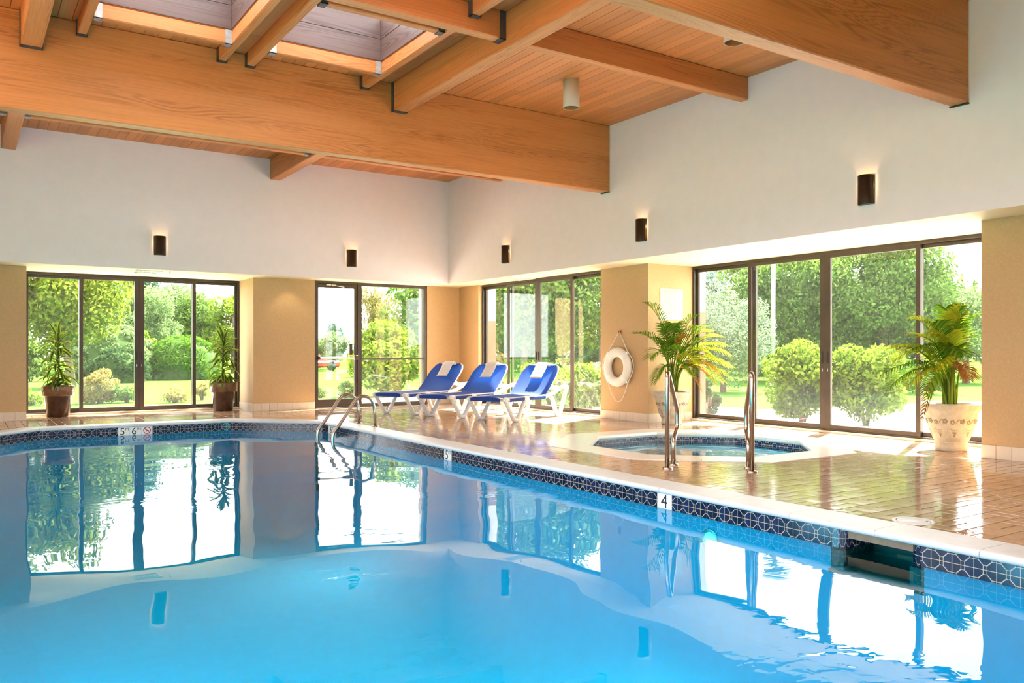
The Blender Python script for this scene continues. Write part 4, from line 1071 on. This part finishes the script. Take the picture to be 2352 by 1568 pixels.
def palm(loc, label, seed, tips, sc):
    rr = random.Random(seed); t = thing('potted_palm', label, 'potted plant', loc, 0, 'palms in stone urns')
    prof = [(0,0),(.150,0),(.158,.010),(.158,.055),(.150,.075),(.160,.085),(.163,.095),(.158,.104),(.170,.112),(.215,.22),(.262,.40),(.268,.425),(.282,.440),(.292,.452),(.300,.495),(.297,.510),(.285,.514),(.270,.500),(.262,.46)]
    q = MB(); q.lathe([(r_*sc,z*sc) for r_, z in prof], 44); q.build('urn', 'urn_stone', t)
    def rad(z): return (.170+(z-.112)*(.262-.170)/(.40-.112))*sc
    q = MB()
    for k in range(9):
        a0 = k*2*PI/9+.3
        for j in range(16):          # grape cluster
            row = int((math.sqrt(8*j+1)-1)/2); col = j-row*(row+1)/2-row/2; z = .17+.016*row; a = a0+col*.062
            q.sphere(((rad(z)+.001)*math.cos(a),(rad(z)+.001)*math.sin(a),z*sc), .0105, 6)
        for da, z, s_ in ((.30,.33,.034),(.45,.23,.030),(-.10,.32,.030)):
            a = a0+da
            for l in range(5):
                b = 2*PI*l/5; z2 = z+.018*math.sin(b); a2 = a+.075*math.cos(b)
                q.sphere(((rad(z2)-.002)*math.cos(a2),(rad(z2)-.002)*math.sin(a2),z2*sc), s_*.55, 6, 0, (.8,.8,.8))
        vine = []
        for l in range(14):
            a = a0+l*2*PI/9/13; z = .29+.06*math.sin(l/13*2*PI); vine.append(((rad(z)+.001)*math.cos(a),(rad(z)+.001)*math.sin(a),z*sc))
        q.tube(vine, .0055, 5)
    q.build('grape_relief', 'urn_relief', t)
    q = MB(); q.lathe([(0,.465*sc),(.262*sc,.462*sc)], 28); q.build('soil', 'soil', t)
    q = MB()
    for k in range(16):
        a = rr.uniform(0,2*PI); r_ = rr.uniform(.0,.09); q.tube([(r_*math.cos(a),r_*math.sin(a),.45),(r_*1.3*math.cos(a)+rr.uniform(-.03,.03),r_*1.3*math.sin(a),.45+rr.uniform(.25,.5))], [.017,.007], 6)
    q.build('stems', 'palm_stem', t)
    for k, (dx, dz, dd, mt, Lf) in enumerate(tips):
        tip = RT*dx+FW*dd+np.array((0,0,.5+dz)); a = rr.uniform(0,2*PI); base = np.array((.05*math.cos(a),.05*math.sin(a),.46))
        up = max(dz+.10, .48 if dz < .5 else dz*.92+.2)
        ctrl = base*.5+RT*dx*.22+FW*dd*.25+np.array((0,0,.46+up*.62+ (.22 if dz < .6 else .10)))
        q = MB(); frond(q, base, ctrl, tip, Lf*1.22, 22, .55 if dz > .7 else .8, 0, rr); q.build('frond', [mt,'palm_stem'], t, False)
    return t
G_, Y_, O_, B_ = 'palm_green','palm_yellow','palm_orange','palm_brown'
palm((8.84,8.98,0), 'feathery palm with yellowing fronds in stone urn by the pier', 4,
     [(-.40,1.30,-.05,G_,.30),(-.60,.85,-.25,G_,.27),(-.30,.12,-.2,G_,.16),(.33,1.10,-.15,G_,.28),(.05,.98,.05,G_,.28),(.56,.88,.0,Y_,.32),(.80,.68,.12,Y_,.34),(.90,.36,.10,Y_,.34),(.80,.14,.2,Y_,.30),(.40,.02,-.15,O_,.20),(.55,.52,-.2,Y_,.30),(-.16,.72,-.2,G_,.28),(-.36,.50,-.25,G_,.30),(.15,.62,-.35,G_,.30),(.62,.30,-.25,O_,.22),(.20,.80,-.2,O_,.18),(.45,.72,-.1,G_,.3),(.25,.25,-.3,G_,.2),(.70,.80,-.1,Y_,.30),(.84,.54,.0,Y_,.32),(.72,.42,-.1,Y_,.30),(.86,.22,.05,Y_,.26),(.52,.95,.05,G_,.28),(.35,.95,-.05,Y_,.24),(-.10,.95,-.1,G_,.26),(.66,.10,.0,O_,.2),(.30,.45,-.3,Y_,.26)], .96)
palm((9.07,4.90,0), 'feathery green palm in stone urn at the right wall', 9,
     [(-.84,.34,-.15,G_,.26),(-.45,.74,-.1,Y_,.28),(-.24,.88,-.05,G_,.27),(-.06,1.06,.0,G_,.30),(.12,1.06,-.05,Y_,.30),(.20,.74,-.05,G_,.26),(-.30,.40,-.2,Y_,.27),(-.55,.22,-.15,Y_,.24),(.10,.86,-.05,G_,.28),(.12,.35,.0,B_,.18),(-.02,.55,-.3,G_,.26),(-.1,.60,-.25,G_,.28),(.22,.95,.1,G_,.28),(-.62,.50,.0,Y_,.28),(.05,.30,-.25,B_,.18),(-.38,.95,.1,Y_,.26),(-.36,-.12,-.1,B_,.10),(0,.75,.15,Y_,.3),(-.72,.62,-.05,Y_,.26),(-.50,.62,-.15,G_,.26),(-.75,.18,-.1,G_,.24),(-.18,.75,-.2,Y_,.28),(-.40,.15,-.25,G_,.22),(.05,.98,-.1,Y_,.26)], 1.02)

# ------------------------------------------------------------------ outside: ground
mb = MB()
for q in subtract([(-80,-60),(140,-60),(140,140),(-80,140)], [(XLP-.2,YNP-.2),(XW+.15,YNP-.2),(XW+.15,YW+.15),(XLP-.2,YW+.15)]): mb.prism(q, GZ-.2, GZ)
struct('ground', mb, 'lawn', 'sunlit green lawn outside the windows')
mb = MB(); mb.box((-12,YW+.2,GZ),(9.9,19.2,GZ+.02)); struct('path_back', mb, 'concrete', 'white concrete path outside the back windows')
mb = MB(); mb.prism([(9.95,-20),(13.2,-20),(13.4,12.6),(10.0,13.6)], GZ, GZ+.02); mb.prism([(13.2,-20),(28,-20),(24,9.5),(13.35,11.2)], GZ, GZ+.012); struct('path_right', mb, 'concrete', 'white paving outside the right windows')
mb = MB()
for k, (x, y, a, L) in enumerate(((15.2,8.0,-.5,1.5),(16.5,8.6,-.5,1.6),(17.5,7.6,-.45,2.2),(13.9,6.8,-.5,1.5),(19.5,8.2,-.5,2.5),(21,9.0,-.45,3))): pass
mb.cbox((6.5,17.0,GZ),(9.0,17.15,GZ+.12),.02); struct('kerb', mb, 'concrete', 'low concrete kerb outside the side light')

# ------------------------------------------------------------------ outside: plants
def leafcloud(name, puffs, n_, size, mat, seed, parent, aspect=.5, upb=.25, inner=.55, droop=0.0):
    g = np.random.default_rng(seed); pf = np.array(puffs, float); wgt = pf[:,3]**2; wgt /= wgt.sum()
    idx = g.choice(len(pf), n_, p=wgt); d = g.normal(size=(n_,3)); d /= np.linalg.norm(d,axis=1)[:,None]
    r_ = pf[idx,3]*(inner+(1-inner)*g.random(n_)**.6); P = pf[idx,:3]+d*r_[:,None]*np.array([1,1,.85])
    nr = d*.7+g.normal(size=(n_,3))*.6+np.array([0,0,upb]); nr /= np.linalg.norm(nr,axis=1)[:,None]
    tg = g.normal(size=(n_,3)); tg[:,2] -= droop*2; tg -= (tg*nr).sum(1)[:,None]*nr; tg /= np.linalg.norm(tg,axis=1)[:,None]
    bt = np.cross(nr,tg); L = size*(.6+.8*g.random(n_)); hl = (L*.5)[:,None]; hw = (L*.5*aspect)[:,None]
    V = np.empty((n_,4,3)); V[:,0] = P-tg*hl; V[:,1] = P+bt*hw+nr*hl*.12; V[:,2] = P+tg*hl; V[:,3] = P-bt*hw+nr*hl*.12
    ok = V[:,:,2].min(axis=1) > GZ+.005; V = V[ok]; n2 = len(V)
    me = bpy.data.meshes.new(name); me.vertices.add(n2*4); me.vertices.foreach_set('co', V.reshape(-1))
    me.loops.add(n2*4); me.loops.foreach_set('vertex_index', np.arange(n2*4,dtype=np.int32)); me.polygons.add(n2)
    me.polygons.foreach_set('loop_start', np.arange(0,n2*4,4,dtype=np.int32)); me.polygons.foreach_set('loop_total', np.full(n2,4,dtype=np.int32))
    me.materials.append(M[mat]); me.update(calc_edges=True); o = link(name, me, parent); tag(o, kind='stuff'); return o
def crown_puffs(c, rx, ry, rz, n_, pr, seed, top=1.0):
    g = np.random.default_rng(seed); d = g.normal(size=(n_,3)); d /= np.linalg.norm(d,axis=1)[:,None]; r_ = .45+.55*g.random(n_)**.5
    P = np.array(c)+d*r_[:,None]*np.array([rx,ry,rz]); return [(p_[0],p_[1],p_[2],pr*(.7+.6*g.random())) for p_ in P]
def tree(name, label, base, h, rx, zlow, leaves, size, mat, seed, trunk=.12, npf=46, cat='tree', group='garden trees', aspect=.5, droop=0.0, lean=(0,0), pr=None, branches=5):
    t = thing(name, label, cat, (base[0],base[1],GZ), 0, group); g = random.Random(seed)
    zc = (zlow+h)/2-GZ; rz = (h-zlow)/2; leaves = int(leaves*1.5); size *= .84
    pf = crown_puffs((lean[0],lean[1],zc), rx*.82, rx*.82, rz*.85, npf, pr or rx*.34, seed)
    pf = [(a,b,c,d) for a,b,c,d in pf]
    o = leafcloud('foliage', [(a,b,c+GZ,d) for a,b,c,d in pf], leaves, size, mat, seed, t, aspect, droop=droop); o.location = (0,0,-GZ)
    q = MB(); top = (lean[0],lean[1],zc+rz*.3); q.tube([(0,0,0),(lean[0]*.3,lean[1]*.3,zc*.35),(lean[0]*.7,lean[1]*.7,zc*.75),top], [trunk,trunk*.85,trunk*.6,trunk*.2], 9)
    for k in range(branches):
        p_ = pf[g.randrange(len(pf))]; s0 = zc*g.uniform(.45,.8); q.tube([(lean[0]*.5,lean[1]*.5,s0),((lean[0]*.5+p_[0])/2,(lean[1]*.5+p_[1])/2,(s0+p_[2])/2+.1),p_[:3]], [trunk*.4,trunk*.28,trunk*.1], 6)
    q.build('trunk', 'bark', t); return t
def shrub(name, label, base, h, rx, leaves, size, mat, seed, group='garden shrubs', npf=26, aspect=.55, ry=None, stems=7, pr=None, dome=False, zl=0.0):
    t = thing(name, label, 'shrub', (base[0],base[1],GZ), 0, group); g = random.Random(seed); ry = ry or rx
    H = h-GZ
    if dome:
        pf = []; gg = np.random.default_rng(seed)
        for k in range(npf*3):
            d = gg.normal(size=3); d /= np.linalg.norm(d); d[2] = abs(d[2]); pf.append((d[0]*rx*.86,d[1]*ry*.86,H*.30+d[2]*H*.58,rx*.16))
        for k in range(npf): a = gg.random()*2*PI; pf.append((math.cos(a)*rx*.86,math.sin(a)*ry*.86,gg.random()*H*.4,rx*.16))
    else: pf = crown_puffs((0,0,H*(.52+zl*.3)), rx*.8, ry*.8, H*(.42-zl*.12), npf, pr or min(rx,H)*.30, seed)
    o = leafcloud('foliage', [(a,b,c+GZ,d) for a,b,c,d in pf], leaves, size, mat, seed, t, aspect, inner=.7 if dome else .55); o.location = (0,0,-GZ)
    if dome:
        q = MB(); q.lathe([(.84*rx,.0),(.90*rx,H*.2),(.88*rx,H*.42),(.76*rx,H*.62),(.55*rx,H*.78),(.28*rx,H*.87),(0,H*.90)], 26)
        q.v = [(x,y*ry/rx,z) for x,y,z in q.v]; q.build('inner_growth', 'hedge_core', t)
    q = MB()
    for k in range(stems if not dome else 0):
        a = 2*PI*k/stems+g.random(); r_ = rx*g.uniform(.3,.75); q.tube([(.03*math.cos(a),.03*math.sin(a),0),(r_*.45*math.cos(a),r_*.45*math.sin(a),H*.4),(r_*math.cos(a),r_*math.sin(a),H*g.uniform(.6,.85))], [.016,.011,.004], 5)
    if not dome: q.build('stem', 'bark', t)
    return t
# behind the back sliding doors
tree('broadleaf_tree', 'leafy broadleaf tree with grey trunk outside the left panes', (3.0,31.0), 5.6, 2.15, 1.25, 12000, .20, 'leaf_maple', 1, .15, 60, droop=.4, lean=(-.5,-.2))
shrub('garden_shrub', 'bright bush at the far left behind the potted dracaena', (2.2,37.5), 1.7, 1.1, 3000, .17, 'leaf_mid', 2)
shrub('round_hedge', 'tall rounded hedge behind the golden shrub', (5.1,37.4), 2.35, 1.75, 15000, .12, 'leaf_pale', 3, dome=True)
shrub('garden_shrub', 'dark green shrub below the rounded hedge', (4.9,34.6), 1.25, 1.15, 11000, .10, 'leaf_dark', 4, dome=True)
shrub('golden_shrub', 'golden shrub beside the path outside the second pane', (2.58,20.9), .70, .45, 8000, .055, 'leaf_gold', 5, npf=40, zl=-.25)
shrub('low_shrub', 'low green shrub right of the golden shrub', (3.15,20.9), .26, .34, 1600, .06, 'leaf_mid', 6)
shrub('low_shrub', 'low green hedge clump behind the left pot', (1.25,21.0), .28, .40, 1800, .06, 'leaf_bright', 7)
shrub('dome_hedge', 'clipped dome hedge outside the third back pane', (7.75,36.8), 1.85, 1.55, 19000, .085, 'leaf_hedge', 8, dome=True, ry=1.2)
shrub('garden_shrub', 'yellow-green bush left of the dome hedge', (6.35,38.0), 2.0, .75, 2600, .13, 'leaf_bright', 9)
shrub('low_shrub', 'low golden shrub outside the third back pane', (4.1,20.3), .26, .36, 1800, .055, 'leaf_gold', 10)
shrub('low_shrub', 'low golden shrub left of the second potted dracaena', (4.85,21.0), .34, .16, 900, .05, 'leaf_gold', 11)
tree('pine_tree', 'light green pine behind the dome hedge', (7.5,44.5), 4.6, 1.6, .5, 9000, .32, 'leaf_pale', 12, .12, 50, aspect=.16)
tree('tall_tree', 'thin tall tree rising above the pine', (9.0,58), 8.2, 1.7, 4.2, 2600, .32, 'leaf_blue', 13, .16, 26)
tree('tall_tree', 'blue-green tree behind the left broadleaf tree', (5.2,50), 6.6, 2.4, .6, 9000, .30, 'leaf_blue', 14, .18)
tree('tall_tree', 'dense tree filling the gap behind the dome hedge', (10.2,52), 5.2, 2.8, .3, 9000, .28, 'leaf_pale', 15, .18)
tree('tall_tree', 'yellow-green tree nearest the tan pier', (12.4,46.5), 4.5, 1.7, .3, 6000, .22, 'leaf_bright', 16, .14)
tree('tall_tree', 'green tree between the yellow-green tree and the pine', (11.0,49), 4.2, 1.8, .2, 5500, .24, 'leaf_mid', 17, .14)
tree('tall_tree', 'far left tree behind the bright bush', (.8,47), 6.2, 2.6, .5, 6000, .30, 'leaf_mid', 18, .18)
# behind the glass door
for k, (x, y, h, r_, mt, lab) in enumerate(((27.0,69,3.7,1.1,'leaf_blue','blue-green tree centred in the glass door'),(24.2,70,3.2,1.5,'leaf_blue','far tree at the left side of the glass door'),(30.5,69,3.2,1.6,'leaf_blue','far tree at the right side of the glass door'))):
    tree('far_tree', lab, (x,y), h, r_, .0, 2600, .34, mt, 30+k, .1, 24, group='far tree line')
shrub('pale_bush', 'pale bush below the tree line in the glass door', (20.0,51.8), 2.3, 1.35, 4500, .18, 'leaf_pale', 34); shrub('pale_bush', 'pale bush at the left edge of the glass door', (17.3,52.6), 1.9, 1.0, 3500, .18, 'leaf_pale', 35)
shrub('low_shrub', 'small dark shrub at the lower left of the glass door', (7.6,20.3), .20, .22, 1000, .05, 'leaf_mid', 36); shrub('low_shrub', 'small shrub at the lower right of the glass door', (7.98,19.5), .38, .27, 1400, .05, 'leaf_mid', 37)
shrub('leafy_bush', 'big bright leafy bush filling the side light', (9.2,19.9), 1.78, 1.0, 6500, .165, 'leaf_bright', 38, npf=44, aspect=.38, pr=.34)
tree('willow_tree', 'airy willow tree above the leafy bush', (22.2,48.5), 5.5, 1.75, 1.4, 4200, .34, 'leaf_gold', 39, .13, 34, aspect=.16, droop=1.2)
t = thing('red_car', 'red car parked far off behind the glass door', 'car', (17.2,48.2,GZ), .35)
q = MB()
for z0, z1, a, b in ((.22,.62,-2.0,2.0),): q.cbox((a,-.8,z0),(b,.8,z1),.10)
q.add([(-1.2,-.72,.60),(1.0,-.72,.60),(1.0,.72,.60),(-1.2,.72,.60),(-.7,-.6,1.0),(.5,-.6,1.0),(.5,.6,1.0),(-.7,.6,1.0)], [(4,5,6,7),(0,1,5,4),(1,2,6,5),(2,3,7,6),(3,0,4,7)]); q.build('body', 'car_red', t)
for x in (-1.25,1.25):
    for y in (-.78,.78): q = MB(); q.tube([(x,y-.08,.3),(x,y+.08,.3)], .3, 18); q.build('wheel', 'car_dark', t)
q = MB(); q.box((-.95,-.69,.66),(.75,-.655,.92)); q.box((-.95,.655,.66),(.75,.69,.92)); q.build('side_glass', 'car_dark', t)
# behind the far right panes
tree('branching_tree', 'dense tree with forked trunk behind the loungers', (13.2,19.4), 5.2, 2.2, 1.25, 17000, .16, 'leaf_mid', 40, .10, 60, lean=(.3,-.2), branches=9)
tree('autumn_tree', 'sparse tree with yellowing leaves right of the forked tree', (15.2,18.3), 3.9, 1.1, .9, 2600, .16, 'leaf_maple', 41, .06, 26)
shrub('garden_shrub', 'yellow-green shrub below the forked tree', (10.9,14.9), .85, .75, 5000, .07, 'leaf_bright', 42, ry=.9); shrub('garden_shrub', 'yellow-green shrub beside the life ring pier', (10.6,13.3), .80, .65, 5000, .07, 'leaf_bright', 43)
shrub('garden_shrub', 'brownish bush at the left edge of the far right panes', (11.3,18.2), 1.35, .7, 3600, .09, 'leaf_gold', 44)
shrub('column_hedge', 'dark clipped hedge seen beside the life ring pier', (17.4,21.3), 1.75, .9, 9000, .09, 'leaf_dark', 45, dome=True)
tree('far_tree', 'tall tree far behind the forked tree', (24,34), 5.2, 3.2, .3, 7000, .26, 'leaf_mid', 46, .2, group='far tree line')
# behind the tall sliding doors
tree('silver_tree', 'silvery round tree behind the left palm', (18.4,16.6), 3.0, 1.55, .1, 13000, .13, 'leaf_silver', 50, .10, 60, aspect=.3)
shrub('ivy_post', 'narrow ivy-covered shrub behind the left palm urn', (10.85,10.15), .72, .24, 2600, .055, 'leaf_dark', 51, npf=20)
tree('tall_tree', 'tall green tree behind the grey lamp post', (27.0,21.3), 6.5, 3.0, .2, 26000, .17, 'leaf_mid', 52, .2, 130, pr=.62)
tree('tall_tree', 'tall green tree right of the lamp post', (28.6,18.0), 6.2, 3.1, .1, 26000, .17, 'leaf_mid', 53, .2, 130, pr=.62)
tree('tall_tree', 'dark grey-green pine behind the silvery tree', (27,27), 5.9, 2.8, .4, 13000, .25, 'leaf_blue', 54, .2, 60)
tree('tall_tree', 'pale round tree at the right end behind the palm', (31.4,16.4), 3.6, 1.7, .1, 6000, .17, 'leaf_pale', 55, .14)
tree('tall_tree', 'blue-green tree at the far right edge', (44,20), 5.6, 2.3, .2, 5000, .26, 'leaf_blue', 56, .2)
shrub('garden_shrub', 'low hedge behind the right palm', (22.4,13.0), .85, 1.3, 4500, .09, 'leaf_hedge', 57); shrub('garden_shrub', 'low dark bushes below the silvery tree', (31,28), 1.1, 2.4, 5000, .15, 'leaf_mid', 58, ry=2.4); shrub('garden_shrub', 'low bushes at the lamp post foot', (24.5,19.3), .75, 1.4, 4000, .12, 'leaf_pale', 59)
shrub('leafy_shrub', 'leafy shrub left of the middle mullion behind the spa', (11.35,8.55), 1.22, .60, 9500, .075, 'leaf_bright', 60, npf=40, pr=.24, zl=.08); shrub('leafy_shrub', 'leafy shrub right of the middle mullion behind the spa', (11.85,7.75), 1.24, .60, 9500, .075, 'leaf_bright', 61, npf=40, pr=.24, zl=.08)
for k, (x, y, h, r_, lab) in enumerate(((36,27.5,5.0,3.4,'far green tree between the lamp post and middle mullion'),(39,23,5.2,3.6,'far green tree behind the two leafy shrubs'),(33,33,5.4,3.6,'far green tree behind the silvery tree'),(28,40,5.4,3.8,'far green tree behind the life ring pier'),(20,36,5.6,3.4,'far green tree behind the loungers'))):
    tree('far_tree', lab, (x,y), h, r_, .0, 9000, .34, 'leaf_mid', 70+k, .2, 60, group='far tree line')
t = thing('lamp_post', 'grey lamp post between the trees behind the spa', 'lamp post', (23.6,19.0,GZ)); q = MB(); q.tube([(0,0,.0),(0,0,6.2)], .075, 12); q.build('pole', 'lamp_grey', t); q = MB(); q.lathe([(0,.3),(.14,.28),(.15,0)], 12); q.build('foot', 'lamp_grey', t); q = MB(); q.cbox((-.25,-.5,6.2),(.25,.3,6.35),.03); q.build('head', 'lamp_grey', t)
t = thing('flower_clump', 'pink flowers outside the pane left of the middle mullion', 'flowers', (10.4,7.75,GZ)); rr = random.Random(2)
for k in range(14):
    x, y, z = rr.uniform(-.15,.15), rr.uniform(-.3,.3), rr.uniform(.08,.2); q = MB(); q.tube([(x*.5,y*.7,0),(x,y,z)], .003, 4, 1)
    for l in range(5): a = 2*PI*l/5; q.add([(x,y,z),(x+.03*math.cos(a-.4),y+.03*math.sin(a-.4),z+.012),(x+.042*math.cos(a),y+.042*math.sin(a),z+.01),(x+.03*math.cos(a+.4),y+.03*math.sin(a+.4),z+.012)], [(0,1,2,3)])
    q.build('flower', ['petal_pink','palm_stem'], t, False)
